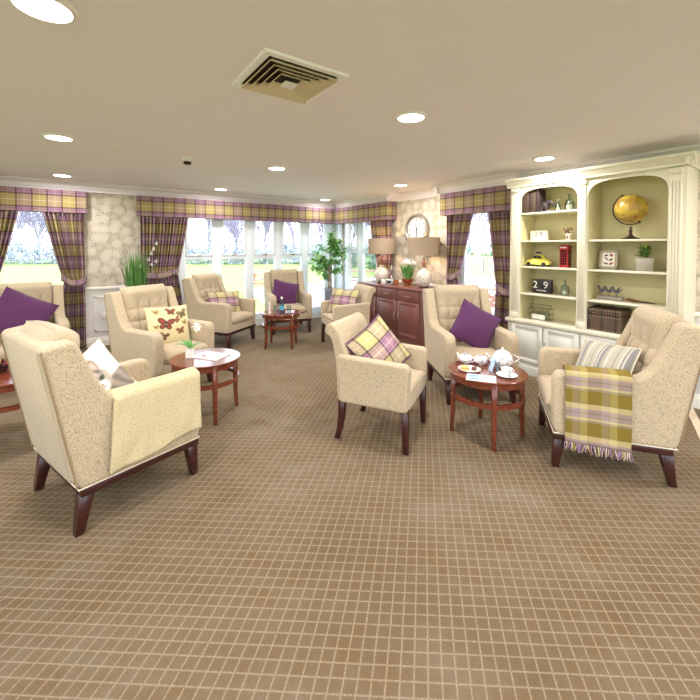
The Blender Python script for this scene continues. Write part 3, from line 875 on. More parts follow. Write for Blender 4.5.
MB().lathe([(.0001, .004), (.02, .004), (.022, .01), (.038, .03), (.043, .055), (.0405, .055), (.035, .03), (.018, .012), (.0001, .012)], 28).build('bowl', 'china', cup, smooth=60)
MB().tube(handle_path(.036, .018, .047, .02), .003, 8).build('handle', 'china', cup, smooth=60)
o = MB().lathe([(.0001, 0), (.03, 0), (.05, .004), (.075, .014), (.076, .016), (.05, .009), (.0001, .006)], 32, (2.61, 1.59, ZT)).build('saucer', 'china', smooth=60); tag(o, 'patterned saucer under the teacup', 'saucer')
o = MB().lathe([(.0001, 0), (.04, 0), (.06, .004), (.085, .014), (.086, .017), (.06, .009), (.0001, .006)], 32, (2.495, 1.84, ZT)).build('plate', 'china', smooth=60); tag(o, 'white plate of biscuits at the left of the tea table', 'plate')
o = MB().lathe([(.0001, 0), (.03, 0), (.034, .006), (.03, .014), (.0001, .016)], 20, (2.472, 1.865, ZT+.008)).build('biscuit', plain('biscuit', (216,170,100), .8, var=.2), smooth=50); tag(o, 'golden biscuit on the plate', 'biscuit', 'biscuits on the plate')
o = MB().box(-.026, .026, -.018, .018, 0, .02).build('cake_slice', plain('choc', (96,58,38), .6, var=.2), bevel=.006); o.location = (2.522, 1.815, ZT+.008); o.rotation_euler.z = R(30); tag(o, 'chocolate cake slice on the plate', 'cake')
o = MB().lathe([(.0001, 0), (.028, 0), (.032, .006), (.028, .012), (.0001, .014)], 20, (2.465, 1.865, ZT+.0245)).build('biscuit', plain('biscuit_light', (226,186,120), .8, var=.2), smooth=50); tag(o, 'paler biscuit lying on top of the golden one', 'biscuit', 'biscuits on the plate')
def paper(name, label, loc, rz, w, h, fn, cat='leaflet', pitch=0, thick=.002, n=24, group=None):
    m = MB(); m.grid(lambda u, v: Vector(((u-.5)*w, (v-.5)*h, thick)), n, n, None, lambda u, v: fn(u, v))
    W = s2l((236,236,232))
    m.grid(lambda u, v: Vector(((u-.5)*w, (v-.5)*h, 0)), 1, 1, None, lambda u, v: W, flip=True)
    for f in (lambda u, v: Vector(((u-.5)*w, -h/2, v*thick)), lambda u, v: Vector(((u-.5)*w, h/2, v*thick)), lambda u, v: Vector((-w/2, (u-.5)*h, v*thick)), lambda u, v: Vector((w/2, (u-.5)*h, v*thick))):
        m.grid(f, 1, 1, None, lambda u, v: W)
    o = m.build(name, 'gloss_print'); o.location = loc; o.rotation_euler = (R(pitch), 0, R(rz)); tag(o, label, cat, group); return o
def blueish(u, v):
    b, w, k = s2l((170,200,226)), s2l((240,242,244)), s2l((120,150,190))
    if .1 < u < .9 and .55 < v < .92: return mixc(b, k, .5+.5*math.sin(12*u+7*v))
    return b if (int(v*24) % 3 == 0 and .12 < u < .8) else w
def lilacs(u, v):
    w = s2l((236,232,232)); 
    t = noise.noise(Vector((u*4, v*4, 3)))
    if u < .18: return w
    return mixc(w, s2l((196,96,110)) if t > .1 else s2l((150,160,176)), min(1, abs(t)*2.2))
paper('leaflet', 'pale blue and white leaflet lying at the front of the tea table', (2.42, 1.68, ZT), 34, .15, .21, blueish)
# folded leaflet standing on the table as a tent card
tc = thing('tent_card', 'pale blue folded card standing before the teapot', 'card', (2.645, 1.72, ZT), -36)
m = MB(); m.prism([(-.03, 0), (-.0285, 0), (.0005, .098), (.0285, 0), (.03, 0), (.0005, .102)], -.035, .035, 'y'); m.build('folded_sheet', plain('card_blue', (176,206,232), .4), tc)

# orchid, magazine on the left table
op = thing('orchid', 'white orchid with one bloom in small white square pot', 'plant', (.79, 3.50, ZT), -30)
MB().prism([(-.028, -.028), (.028, -.028), (.028, .028), (-.028, .028)], 0, .085, 'z').build('plant_pot', 'white', op, bevel=.003)
m = MB()
def leaf(mb, base, direction, length, width, curl=.35, mi=0, seg=5):
    base = Vector(base); d = Vector(direction).normalized(); s = d.cross(Vector((0, 0, 1)))
    if s.length < .05: s = Vector((1, 0, 0))
    s.normalize(); prev = None
    for k in range(seg+1):
        t = k/seg; c = base+d*length*t-Vector((0, 0, 1))*curl*length*t*t
        w = width*math.sin(PI*min(1, .08+t*.92))**.8
        row = [mb.bm.verts.new(c-s*w/2+Vector((0, 0, w*.12))), mb.bm.verts.new(c), mb.bm.verts.new(c+s*w/2+Vector((0, 0, w*.12)))]
        if prev:
            mb.face([prev[0], prev[1], row[1], row[0]], mi); mb.face([prev[1], prev[2], row[2], row[1]], mi)
        prev = row
for a, e, L in ((200, 40, .15), (20, 35, .12), (300, 30, .13), (110, 50, .12), (165, 55, .13)):
    leaf(m, (0, 0, .085), (math.cos(R(a)), math.sin(R(a)), math.tan(R(e))), L, .05)
m.build('leaves', 'leaf', op, smooth=60, solid=.002, fixn=False)
MB().tube([(0, 0, .08), (.01, 0, .15), (.03, .0, .22), (.06, 0, .27)], .002, 6).build('stem', 'leaf', op)
m = MB()
for k in range(8):
    a = 2*PI*k/8; leaf(m, (.062, 0, .272), (math.cos(a)*.9, -.25, math.sin(a)*.9), .046, .045, .05, seg=4)
m.lathe([(.0001, .01), (.008, 0), (.0001, -.008)], 8, (.062, -.012, .272))
m.build('bloom', 'petal', op, smooth=60, fixn=False)
paper('magazine', 'glossy magazine with pink pictures on the orchid table', (.955, 3.435, ZT), 35, .20, .27, lilacs, 'magazine', thick=.007)

# glasses and bottle on the far table
def tumbler(label, x, y):
    root = thing('drinking_glass', label, 'glass', (x, y, ZT), 0, 'glasses on the far table')
    MB().lathe([(.0001, 0), (.028, 0), (.034, .11), (.032, .11), (.026, .008), (.0001, .008)], 20).build('bowl', 'clear', root, smooth=50)
    return root
tumbler('clear tumbler left of the water bottle', 2.36, 5.14); tumbler('clear tumbler right of the water bottle', 2.52, 5.02)
bt = thing('water_bottle', 'blue tinted water bottle standing between two glasses', 'bottle', (2.43, 5.07, ZT))
MB().lathe([(.0001, 0), (.034, 0), (.036, .02), (.036, .13), (.014, .18), (.013, .215), (.0001, .215)], 20).build('body', 'blue_clear', bt, smooth=50)
MB().lathe([(.015, .205), (.015, .235), (.0001, .236)], 16).build('cap', 'white', bt, smooth=50)
MB().lathe([(.0368, .045), (.0368, .105)], 20, cap=False).build('bottle_label', plain('lab', (90,160,190), .5), bt, smooth=50)
vs_ = thing('bud_vase', 'slim pale pink vase at the left of the glasses', 'vase', (2.26, 5.12, ZT))
MB().lathe([(.0001, 0), (.018, 0), (.02, .02), (.012, .12), (.014, .17), (.011, .17), (.009, .1), (.0001, .01)], 16).build('body', plain('pinkish', (226,206,206), .3), vs_, smooth=50)
paper('leaflet', 'white leaflet beside the glasses on the far table', (2.58, 5.10, ZT), -30, .13, .2, lambda u, v: s2l((228,232,238)))
# bowl on the left-edge table
bo = thing('potpourri_bowl', 'woven bowl of dark red and yellow dried flowers at left edge', 'bowl', (-.53, 3.98, ZT))
MB().lathe([(.0001, 0), (.06, 0), (.10, .05), (.105, .055), (.095, .05), (.055, .008), (.0001, .008)], 20).build('bowl', plain('wick', (70,40,40), .7, var=.4, nscale=90), bo, smooth=40)
m = MB()
for k in range(70):
    a, r_ = random.random()*6.28, random.random()**.5*.085; p = (r_*math.cos(a), r_*math.sin(a), .04+random.random()*.045)
    m.lathe([(.0001, -.014), (.014, 0), (.0001, .014)], 6, p, mi=random.choice((0, 0, 1, 2)))
m.build('dried_flowers', [plain('df1', (130,30,40), .8), plain('df2', (226,200,80), .8), plain('df3', (60,20,30), .8)], bo)['kind'] = 'stuff'

# ------------------------------------------------------------------ sideboard
SX0, SX1, SY0, SY1, SZ = 4.08, 4.56, 3.85, 5.36, .845
sb = thing('sideboard', 'reddish wooden sideboard with doors and drawers below the clock', 'sideboard', (SX0, SY0, 0))
bx('top', 'side_wood', -.03, SX1-SX0, -.025, SY1-SY0+.025, .815, SZ, sb, bevel=.004)
bx('carcass', 'side_wood', 0, SX1-SX0-.01, 0, SY1-SY0, .07, .815, sb)
bx('plinth', 'side_wood', .015, SX1-SX0-.02, .01, SY1-SY0-.01, 0, .075, sb)
cw = (SY1-SY0)/3
for k in range(3):
    y0, y1 = k*cw+.012+(.03 if k == 0 else 0), (k+1)*cw-.012
    d = bx('drawer', 'side_wood', -.016, 0, y0, y1, .645, .80, sb, bevel=.003)
    m = MB(); yc = (y0+y1)/2
    m.tube([(-.016, yc-.05, .722), (-.035, yc-.045, .722), (-.04, yc, .718), (-.035, yc+.045, .722), (-.016, yc+.05, .722)], .005, 8); m.build('handle', 'nickel', d, smooth=60)
    d = MB().box(-.016, 0, y0, y1, .085, .63)
    d.box(-.020, -.014, y0, y0+.055, .085, .63); d.box(-.020, -.014, y1-.055, y1, .085, .63); d.box(-.0195, -.014, y0+.001, y1-.001, .086, .14); d.box(-.0195, -.014, y0+.001, y1-.001, .575, .629)
    d = d.build('door', 'side_wood', sb, bevel=.002, seg=1)
    hy = y1-.03 if k == 0 else (y0+.03 if k == 1 else y0+.03)
    m = MB().tube([(-.02, hy, .33), (-.042, hy, .34), (-.045, hy, .385), (-.042, hy, .43), (-.02, hy, .44)], .005, 8); m.build('handle', 'nickel', d, smooth=60)
# lamps
def shade_mat():
    m = NT('lamp_shade'); c = s2l((186,168,146))
    d = m.new('ShaderNodeBsdfDiffuse'); d.inputs[0].default_value = (*c, 1)
    t = m.new('ShaderNodeBsdfTranslucent'); t.inputs[0].default_value = (*s2l((220,190,150)), 1)
    mx = m.new('ShaderNodeMixShader'); mx.inputs[0].default_value = .12
    m.l.new(d.outputs[0], mx.inputs[1]); m.l.new(t.outputs[0], mx.inputs[2]); m.l.new(mx.outputs[0], m.out.inputs[0]); return m.m
M['shade'] = shade_mat()
def gourd_mat():
    m = NT('lamp_base'); n = m.noise(30, 4)
    m.color(m.ramp(n, [(.35, s2l((196,186,170))), (.65, s2l((240,234,222)))])); m.bump(n, .4, .01); return m.pr(.3)
M['gourd'] = gourd_mat()
def table_lamp():
    root = thing('table_lamp', '', 'lamp')
    MB().lathe([(.0001, 0), (.075, 0), (.075, .018), (.05, .022), (.0001, .022)], 28).build('foot', 'dark_leg', root, smooth=40)
    MB().lathe([(.05, .02), (.09, .05), (.125, .11), (.13, .16), (.115, .215), (.075, .26), (.045, .285), (.035, .30), (.033, .32)], 32).build('base', 'gourd', root, smooth=60)
    MB().lathe([(.04, .315), (.03, .335), (.024, .36), (.034, .375), (.034, .385), (.018, .40), (.014, .47), (.0001, .47)], 24).build('neck', plain('copper', (150,104,74), .4, .5), root, smooth=50)
    MB().lathe([(.228, .505), (.24, .775), (.237, .775), (.225, .505), (.228, .505)], 48, cap=False).build('lamp_shade', 'shade', root, smooth=60)
    m = MB()
    for k in range(3): m.tube([(0, 0, .50), (.22*math.cos(2.1*k), .22*math.sin(2.1*k), .505)], .002, 6)
    m.lathe([(.0001, .47), (.012, .47), (.012, .50), (.0001, .50)], 12); m.build('shade_carrier', 'nickel', root)
    MB().lathe([(.0001, .50), (.02, .51), (.03, .55), (.02, .59), (.0001, .60)], 16).build('bulb', emit('bulb_glow', (1, .72, .42), 8), root, smooth=60)
    return root
tl = table_lamp()
for i, (y, lab) in enumerate(((5.02, 'table lamp standing at the left end of the sideboard'), (4.03, 'table lamp standing at right end of sideboard, below the clock'))):
    o = tl if i == 0 else copy_tree(tl)
    place(o, (4.32, y, SZ), 0, lab, 'pair of table lamps')
    ld = bpy.data.lights.new('lamp_light', 'POINT'); ld.energy = 5; ld.color = (1, .68, .36); ld.shadow_soft_size = .04
    lo = bpy.data.objects.new('lamp_light', ld); C.objects.link(lo); lo.location = (4.32, y, SZ+.64)
# silver boxes / radio
rd = thing('radio', 'small silver radio clock on the sideboard, right of the left lamp', 'radio', (4.22, 4.66, SZ), 0)
MB().box(-.05, .05, -.09, .09, 0, .10).build('case', 'silver', rd, bevel=.012); MB().box(-.054, -.048, -.045, .045, .03, .075).build('display', 'black', rd, bevel=.002)
o = bx('photo_block', 'white', 4.20, 4.235, 4.80, 4.90, SZ, SZ+.085, bevel=.004); tag(o, 'small white block frame standing just right of the left lamp base', 'ornament')
o = MB().box(-.025, .025, -.035, .035, 0, .10).build('wooden_block', plain('orange_wood', (150,84,50), .4), bevel=.003); o.location = (4.18, 4.50, SZ); tag(o, 'brown wooden tea light holder at the left of the tulip planter', 'candle holder')
tp = thing('tulip_planter', 'white tulips in a copper planter between the two table lamps', 'plant', (4.36, 4.42, SZ))
MB().lathe([(.0001, 0), (.05, 0), (.055, .01), (.05, .03), (.09, .07), (.095, .11), (.088, .11), (.0001, .08)], 24).build('planter', plain('copper_pot', (176,98,56), .3, .6), tp, smooth=50)
m = MB()
for k in range(60):
    a = random.random()*6.28; e = random.uniform(60, 86); r_ = random.random()*.06
    leaf(m, (r_*math.cos(a), r_*math.sin(a), .09), (math.cos(a), math.sin(a), math.tan(R(e))), random.uniform(.22, .34), .028, .08)
m.build('leaves', 'leaf', tp, smooth=60, fixn=False)
m = MB()
for k in range(9):
    a = k*.7; r_ = .02+.012*k; p = (r_*math.cos(a), r_*math.sin(a), .36+.05*random.random())
    m.lathe([(.0001, -.03), (.02, -.02), (.027, 0), (.018, .025), (.006, .03)], 10, p)
m.build('tulip_bloom', 'petal', tp, smooth=60)
# clock
ck = thing('wall_clock', 'round silver-rimmed clock with a white face on the wallpaper', 'clock', (XR, 4.42, 1.765))
RY = Matrix.Rotation(R(-90), 4, 'Y')
MB().lathe([(.235, 0), (.255, 0), (.262, .02), (.25, .065), (.232, .075), (.205, .06), (.20, .035)], 48, M4=RY, cap=False).build('rim', plain('clock_rim', (150,146,140), .35, .6), ck, smooth=50)
MB().lathe([(.0001, .034), (.205, .034), (.205, 0), (.0001, 0)], 48, M4=RY).build('face', plain('clock_face', (244,242,236), .4, var=.02), ck, smooth=30)
m = MB()
for k in range(12):
    a = k*PI/6; c, s = math.cos(a), math.sin(a)
    Mx = Matrix.Rotation(a, 4, 'X'); L = .045 if k % 3 == 0 else .028
    m.box(-.037, -.035, -.007, .007, .185-L, .185, Mx)
m.build('hour_mark', 'black', ck)
m = MB(); m.prism([(-.010, -.03), (.010, -.03), (.004, .15), (-.004, .15)], -.041, -.039, 'x', Matrix.Rotation(R(184), 4, 'X')); m.build('minute_hand', 'black', ck)
m = MB(); m.prism([(-.012, -.03), (.012, -.03), (.005, .10), (-.005, .10)], -.045, -.043, 'x', Matrix.Rotation(R(-12), 4, 'X')); m.build('hour_hand', 'black', ck)

# ------------------------------------------------------------------ bookcase
BX, BY0, BY1 = 4.24, .955, 2.54      # front plane, ends
bk = thing('bookcase', 'tall cream bookcase with two arched bays on the right wall', 'bookcase', (BX, BY0, 0))
D = XR-BX; Wd = BY1-BY0
A0, A1, B0, B1 = 1.06-BY0, 1.71-BY0, 1.805-BY0, 2.437-BY0   # the two openings along y (right bay A, left bay B)
ZC, ZTOP = .60, 2.20
def arch_panel(mb, y0, y1, ztop, zs, crown):
    """front board with an arched cut: region above the arch between y0..y1"""
    n = 20; cy, hw = (y0+y1)/2, (y1-y0)/2
    pts = []
    for k in range(n+1):
        a = PI*k/n
        c, s = math.cos(a), math.sin(a)
        px = cy-hw*math.copysign(abs(c)**.62, c); pz = zs+(crown-zs)*abs(s)**.75
        pts.append((px, pz))
    for (ya, za), (yb, zb) in zip(pts, pts[1:]):
        if yb-ya < 1e-5: continue
        for xx in (0, .03):
            q = [mb.bm.verts.new(v) for v in ((xx, ya, za), (xx, yb, zb), (xx, yb, ztop), (xx, ya, ztop))]
            mb.face(q)
        q = [mb.bm.verts.new(v) for v in ((0, ya, za), (0, yb, zb), (.03, yb, zb), (.03, ya, za))]; mb.face(q)
m = MB()
m.box(0, .03, 0, A0, ZC, ZTOP); m.box(0, .03, A1, B0, ZC, ZTOP); m.box(0, .03, B1, Wd, ZC, ZTOP)
arch_panel(m, A0, A1, ZTOP, 1.98, 2.145); arch_panel(m, B0, B1, ZTOP, 1.98, 2.145)
m.build('arched_front', 'bookcase', bk, fixn=False)
bx('side_panel', 'bookcase', .0, D, -.02, .0, 0, ZTOP, bk); bx('side_panel', 'bookcase', .0, D, Wd, Wd+.018, 0, ZTOP, bk)
bx('partition', 'book_in', .03, D-.02, A1, B0, ZC, ZTOP, bk)
bx('inner_side', 'book_in', .03, D, 0, A0, ZC, ZTOP, bk); bx('inner_side', 'book_in', .03, D, B1, Wd, ZC, ZTOP, bk)
m = MB().box(D-.02, D, 0, Wd, ZC, ZTOP); m.box(D-.028, D-.02, A0, B1, 1.855, 1.885); m.build('back_board', 'book_in', bk)
bx('top_board', 'book_in', .0, D, 0, Wd, ZTOP-.01, ZTOP+.02, bk)
# fluted pilasters
for y0, y1 in ((0.005, A0-.012), (A1+.012, B0-.012), (B1+.012, Wd-.005)):
    m = MB().box(-.012, 0, y0, y1, ZC+.05, 2.13); n = 4; w = (y1-y0)
    for k in range(n):
        c = y0+w*(k+.5)/n; m.box(-.018, -.012, c-w*.07, c+w*.07, ZC+.14, 2.06)
    m.box(-.026, 0, y0-.004, y1+.004, 2.12, 2.17); m.box(-.026, 0, y0-.004, y1+.004, ZC+.035, ZC+.10)
    m.build('pilaster', 'bookcase', bk, bevel=.002, seg=1)
# crown
CR = [(0, 2.18), (-.018, 2.18), (-.020, 2.20), (-.03, 2.21), (-.038, 2.23), (-.06, 2.25), (-.068, 2.255), (-.07, 2.278), (0, 2.278)]
m = MB(); m.prism(CR, -.06, Wd+.055, 'y')
m.prism([(y-.02, z) for y, z in CR], -.075, D, 'x'); m.prism([(x-.022, z) for x, z in CR], -.085, A1+.045, 'y')
m.box(0, D, -.02, Wd+.018, 2.2, 2.277); m.build('crown_moulding', 'bookcase', bk, smooth=30)
# shelves
SHZ = [.937, 1.25, 1.555, 1.877]
for (y0, y1), zs in (((A0, A1), SHZ[:3]), ((B0, B1), SHZ)):
    for z in zs: bx('shelf', 'bookcase', .02, D-.02, y0-.01, y1+.01, z-.02, z, bk, bevel=.002)
# lower cabinet
bx('counter', 'bookcase', -.05, D, -.05, Wd+.045, .59, .628, bk, bevel=.006)
bx('base_cabinet', 'book_low', -.02, D, -.02, Wd+.018, .06, .59, bk)
m = MB().box(-.045, D, -.035, Wd+.03, 0, .10); m.box(-.036, D, -.028, Wd+.024, .10, .12); m.build('plinth', 'book_low', bk, bevel=.004)
dw = (Wd-.06)/4
for k in range(4):
    y0 = .03+k*dw+.008; y1 = y0+dw-.016
    m = MB().box(-.036, -.02, y0, y1, .14, .575)
    w = .05
    for a in ((y0, y1, .14, .14+w), (y0, y1, .575-w, .575), (y0, y0+w, .14, .575), (y1-w, y1, .14, .575)): m.box(-.043 if a[1]-a[0] < .1 else -.0425, -.034, a[0]+.0005, a[1]-.0005, a[2], a[3])
    m.box(-.041, -.034, y0+w+.02, y1-w-.02, .14+w+.02, .575-w-.02)
    d = m.build('door', 'book_low', bk, bevel=.003, seg=1)
    hy = y1-.02 if k % 2 == 0 else y0+.02
    MB().lathe([(.006, .043), (.012, .055), (.0001, .062)], 12, (0, hy, .42), M4=None).build('knob', 'bookcase', d) if False else MB().lathe([(.006, 0), (.006, .01), (.012, .018), (.0001, .024)], 12, M4=Matrix.Translation((-.043, hy, .42)) @ RY).build('knob', 'bookcase', d, smooth=50)

# ------------------------------------------------------------------ things on the shelves
XS = 4.42
def text_mesh(txt, size, extr=.0015):
    cu = bpy.data.curves.new('lettering', 'FONT'); cu.body = txt; cu.size = size; cu.extrude = extr; cu.align_x = 'CENTER'; cu.align_y = 'CENTER'
    o = bpy.data.objects.new('lettering', cu); C.objects.link(o)
    dg = bpy.context.evaluated_depsgraph_get(); me = bpy.data.meshes.new_from_object(o.evaluated_get(dg))
    bpy.data.objects.remove(o); return me
def lettering(txt, size, mat, parent, loc, name='lettering'):
    """text in plane facing -x of the parent"""
    me = text_mesh(txt, size); me.materials.clear(); me.materials.append(M[mat])
    o = bpy.data.objects.new(name, me); C.objects.link(o); o.parent = parent
    o.matrix_local = Matrix.Translation(loc) @ Matrix(((0, 0, -1, 0), (-1, 0, 0, 0), (0, 1, 0, 0), (0, 0, 0, 1)))
    return o
# books on top shelf (left bay)
bcols = [(70,52,44), (88,68,54), (64,48,42), (92,74,60), (60,44,40)]
yy = 2.435
labs = ['old brown book leftmost on the top shelf', 'old tan-spined book second from the left on the top shelf', 'dark brown book in the middle of the old books', 'wide tan book fourth of the old books', 'dark book at the right end beside the ornament']
for k, (w, h) in enumerate(((.038, .22), (.040, .235), (.034, .245), (.044, .26), (.036, .27))):
    b = thing('book', labs[k], 'book', (XS-.05, yy-w/2, SHZ[3]), 0, 'old books on the top shelf')
    cm = plain('cover%d' % k, bcols[k], .6, var=.3, nscale=40)
    m = MB().box(-.085, .075, -w/2, -w/2+.003, 0, h); m.box(-.085, .075, w/2-.003, w/2, 0, h); m.box(-.088, -.083, -w/2, w/2, 0, h)
    for q in (.12, .3, .7, .88): m.box(-.0905, -.086, -w/2, w/2, h*q, h*q+.006)
    m.build('cover', cm, b, bevel=.001, seg=1); bx('pages', plain('pages%d' % k, (200,184,150), .9), -.082, .07, -w/2+.003, w/2-.003, .004, h-.004, b)
    yy -= w+.001
el = thing('elephant_ornament', 'small dark elephant ornament beside the old books', 'ornament', (4.36, 2.205, SHZ[3]), -90)
m = MB().lathe([(.0001, -.04), (.022, -.032), (.03, 0), (.026, .03), (.0001, .042)], 14, M4=Matrix.Translation((0, 0, .06)) @ Matrix.Rotation(R(90), 4, 'Y'))
m.lathe([(.0001, -.022), (.02, -.008), (.02, .01), (.0001, .024)], 12, (.045, 0, .085))
for x, y in ((-.022, -.015), (-.022, .015), (.02, -.015), (.02, .015)): m.tube([(x, y, .055), (x, y, 0)], [.012, .01], 8)
m.tube([(.06, 0, .085), (.08, 0, .07), (.086, 0, .045), (.095, 0, .04)], [.01, .008, .006, .004], 8)
m.build('body', plain('pewter', (80,70,72), .35, .5), el, smooth=60)
m = MB()
for sy in (1, -1): m.lathe([(.0001, -.002), (.02, 0), (.0001, .003)], 12, M4=Matrix.Translation((.036, sy*.024, .088)) @ Matrix.Rotation(R(90+sy*25), 4, 'X'))
m.build('ear', plain('pewter2', (70,60,62), .35, .5), el, smooth=60); el.scale = (1.15, 1.2, 1.3)
def flask(name, label, y, z, r, h, x=XS, mat='clear', cat='bottle'):
    root = thing(name, label, cat, (x, y, z), 0, 'glass bottles on the shelves')
    MB().lathe([(.0001, 0), (r, 0), (r, h*.5), (r*.8, h*.62), (r*.3, h*.7), (r*.3, h*.84), (r*.42, h*.85), (r*.42, h*.88), (r*.2, h*.88), (r*.2, h*.7), (r*.9, h*.5), (r*.9, .01), (.0001, .01)], 24).build('body', mat, root, smooth=40)
    MB().lathe([(.0001, h*.86), (r*.28, h*.87), (r*.3, h*.93), (r*.42, h*.97), (.0001, h)], 16).build('stopper', 'silver', root, smooth=50)
    MB().lathe([(.0001, .012), (r*.85, .012), (r*.85, h*.34), (.0001, h*.34)], 20).build('contents', plain('salts', (226,214,180), .7), root, smooth=40)
    return root
flask('glass_bottle', 'smaller stoppered glass bottle on the top shelf', 2.09, SHZ[3], .030, .14)
flask('glass_bottle', 'larger stoppered glass bottle on the top shelf', 1.965, SHZ[3], .046, .195)
flask('glass_bottle', 'stoppered glass bottle beside the black calendar', 2.00, SHZ[0], .042, .175)
# calendar blocks
ca = thing('calendar_block', 'cream desk calendar on the second shelf reading 29', 'calendar', (4.42, 2.295, SHZ[2]), 0)
bx('block', plain('cal_w', (238,232,212), .5), -.02, .02, -.10, .10, 0, .115, ca, bevel=.003)
lettering('2 9', .07, 'bronze', ca, (-.0215, 0, .07)); bx('divider', 'lower', -.0215, -.0195, -.002, .002, .035, .11, ca)
ca = thing('calendar_block', 'black calendar with white digits 29, fourth shelf', 'calendar', (4.42, 2.25, SHZ[0]), 0)
bx('block', plain('cal_b', (38,34,36), .4), -.03, .03, -.108, .108, 0, .16, ca, bevel=.003)
lettering('2  9', .115, 'white', ca, (-.0315, .01, .095))
lettering('NOVEMBER', .022, 'white', ca, (-.0315, 0, .03))
# small pot with red berries
vp = thing('flower_pot', 'tiny white pot with dark red dried flowers, second shelf', 'plant', (4.42, 1.97, SHZ[2]))
MB().lathe([(.0001, 0), (.026, 0), (.03, .06), (.036, .075), (.03, .07), (.0001, .06)], 20).build('plant_pot', 'gourd', vp, smooth=50)
m = MB()
for k in range(26):
    a, e, r_ = random.random()*6.28, random.random(), .05*random.random()**.5
    m.lathe([(.0001, -.009), (.009, 0), (.0001, .009)], 6, (r_*math.cos(a), r_*math.sin(a), .075+e*.06), mi=k % 3 == 0)
m.build('flowers', [plain('berry', (110,50,50), .7), plain('berry2', (150,120,90), .7)], vp)
m = MB().box(-.0325, -.030, -.006, .006, .015, .05); m.build('pot_mark', plain('mark', (120,60,40), .6), vp)
# yellow car
cr = thing('toy_car', 'yellow vintage toy car with luggage on its roof', 'toy car', (4.40, 2.295, SHZ[1]), 90)
ym = plain('yellow_paint', (232,222,96), .2, var=.02)
prof = [(-.14, .028), (-.145, .055), (-.125, .082), (-.085, .098), (-.055, .128), (-.02, .140), (.025, .136), (.05, .108), (.065, .09), (.11, .082), (.138, .06), (.142, .028)]
def car_body():
    mb = MB(); n = len(prof); rows = []
    sect = [(-1.0, 0), (-.96, .45), (-.8, .85), (-.35, 1.0), (.35, 1.0), (.8, .85), (.96, .45), (1.0, 0)]
    for x, zt in prof:
        w = .058*(1-(abs(x)/.19)**3); row = []
        for a, b in sect:
            narrowing = 1-.28*max(0, (zt-.085)/.055)*b
            row.append(mb.bm.verts.new((x, a*w*narrowing, .024+(zt-.024)*b)))
        rows.append(row)
    for p, q in zip(rows, rows[1:]):
        for i in range(len(p)-1): mb.face([p[i], p[i+1], q[i+1], q[i]])
        mb.face([p[0], q[0], q[-1], p[-1]])
    mb.face(rows[0]); mb.face(rows[-1][::-1]); return mb
car_body().build('body', ym, cr, smooth=50)
for x in (-.085, .09):
    for sy in (1, -1):
        MB().lathe([(.0001, -.008), (.022, -.008), (.026, -.004), (.026, .004), (.022, .008), (.0001, .008)], 20, M4=Matrix.Translation((x, sy*.050, .026)) @ Matrix.Rotation(R(90), 4, 'X')).build('wheel', 'black', cr, smooth=40)
for sy in (1, -1):
    m = MB(); m.prism([(-.075, .095), (-.05, .122), (-.018, .131), (-.015, .095)], sy*.046, sy*.0535, 'y'); m.prism([(-.008, .095), (-.008, .131), (.02, .128), (.044, .10)], sy*.046, sy*.0535, 'y'); m.build('side_window', 'black', cr)
m = MB().box(-.035, .035, -.03, .03, .148, .153)
for x in (-.025, .025):
    for y in (-.025, .025): m.box(x-.002, x+.002, y-.002, y+.002, .13, .15)
m.build('roof_rack', 'silver', cr)
MB().box(-.025, .028, -.022, .022, .153, .172).build('luggage', 'black', cr, bevel=.004)
m = MB()
for x, L in ((.143, 1), (-.146, 1)): m.box(x-.003, x+.003, -.05, .05, .03, .038)
m.build('bumper', 'silver', cr)
# phone box
pb = thing('phone_box', 'miniature red telephone box beside the yellow car', 'ornament', (4.42, 2.0, SHZ[1]), 0)
rm = plain('phone_red', (176,24,30), .3, var=.05)
m = MB().box(-.048, .048, -.048, .048, 0, .018); m.box(-.044, .044, -.044, .044, .018, .21); m.box(-.05, .05, -.05, .05, .21, .236)
m.prism(rounded([(-.045, .236), (.045, .236), (.03, .252), (-.03, .252)], .01), -.045, .045, 'x'); m.build('cabinet', rm, pb, bevel=.002, seg=1)
m = MB()
for r_ in range(6):
    for c in range(3):
        for side in range(2):
            a, z = -.034+c*.0235, .03+r_*.028
            if side == 0: m.box(-.0455, -.0435, a, a+.0205, z, z+.024)
            else: m.box(a, a+.0205, -.0455, -.0435, z, z+.024)
m.build('window_panes', plain('phone_glass', (70,20,24), .15), pb)
MB().box(-.0515, -.0495, -.036, .036, .216, .230).build('sign_strip', 'lower', pb)
# wire basket
wb = thing('wire_basket', 'black wire basket with a white plaque on the lowest shelf', 'basket', (4.40, 2.255, .628), 0)
m = MB(); x, y, h = .055, .115, .175
for z in (.004, .07, .13): m.tube([(-x, -y, z), (x, -y, z), (x, y, z), (-x, y, z)], .0025, 6, closed=True)
for k in range(7):
    yk = -y+2*y*k/6
    for sx in (-x, x): m.tube([(sx, yk, .004), (sx, yk, .13)], .0016, 5)
m.tube([(0, -y, .13), (0, -y, h), (0, y, h), (0, y, .13)], .003, 6); m.build('wire_frame', 'black', wb)
bx('plaque', 'white', -x-.006, -x-.002, -.075, .075, .01, .065, wb); lettering('Love', .035, 'bronze', wb, (-x-.0075, 0, .038)) if False else None
o = MB()
for k in range(3): o.lathe([(.0001, 0), (.026, 0), (.028, .05), (.024, .09), (.014, .10), (.0001, .10)], 16, (4.40, 2.255-.065+.065*k, .634))
for k in range(3):
    q = thing('glass_jar', ['left', 'middle', 'right'][2-k]+' glass jar inside the wire basket', 'jar', (4.40, 2.19+.065*k, .6345), 0, 'jars in the wire basket')
    MB().lathe([(.0001, 0), (.026, 0), (.028, .05), (.024, .09), (.014, .10), (.0001, .10)], 16).build('body', 'clear', q, smooth=50)
o.bm.free()
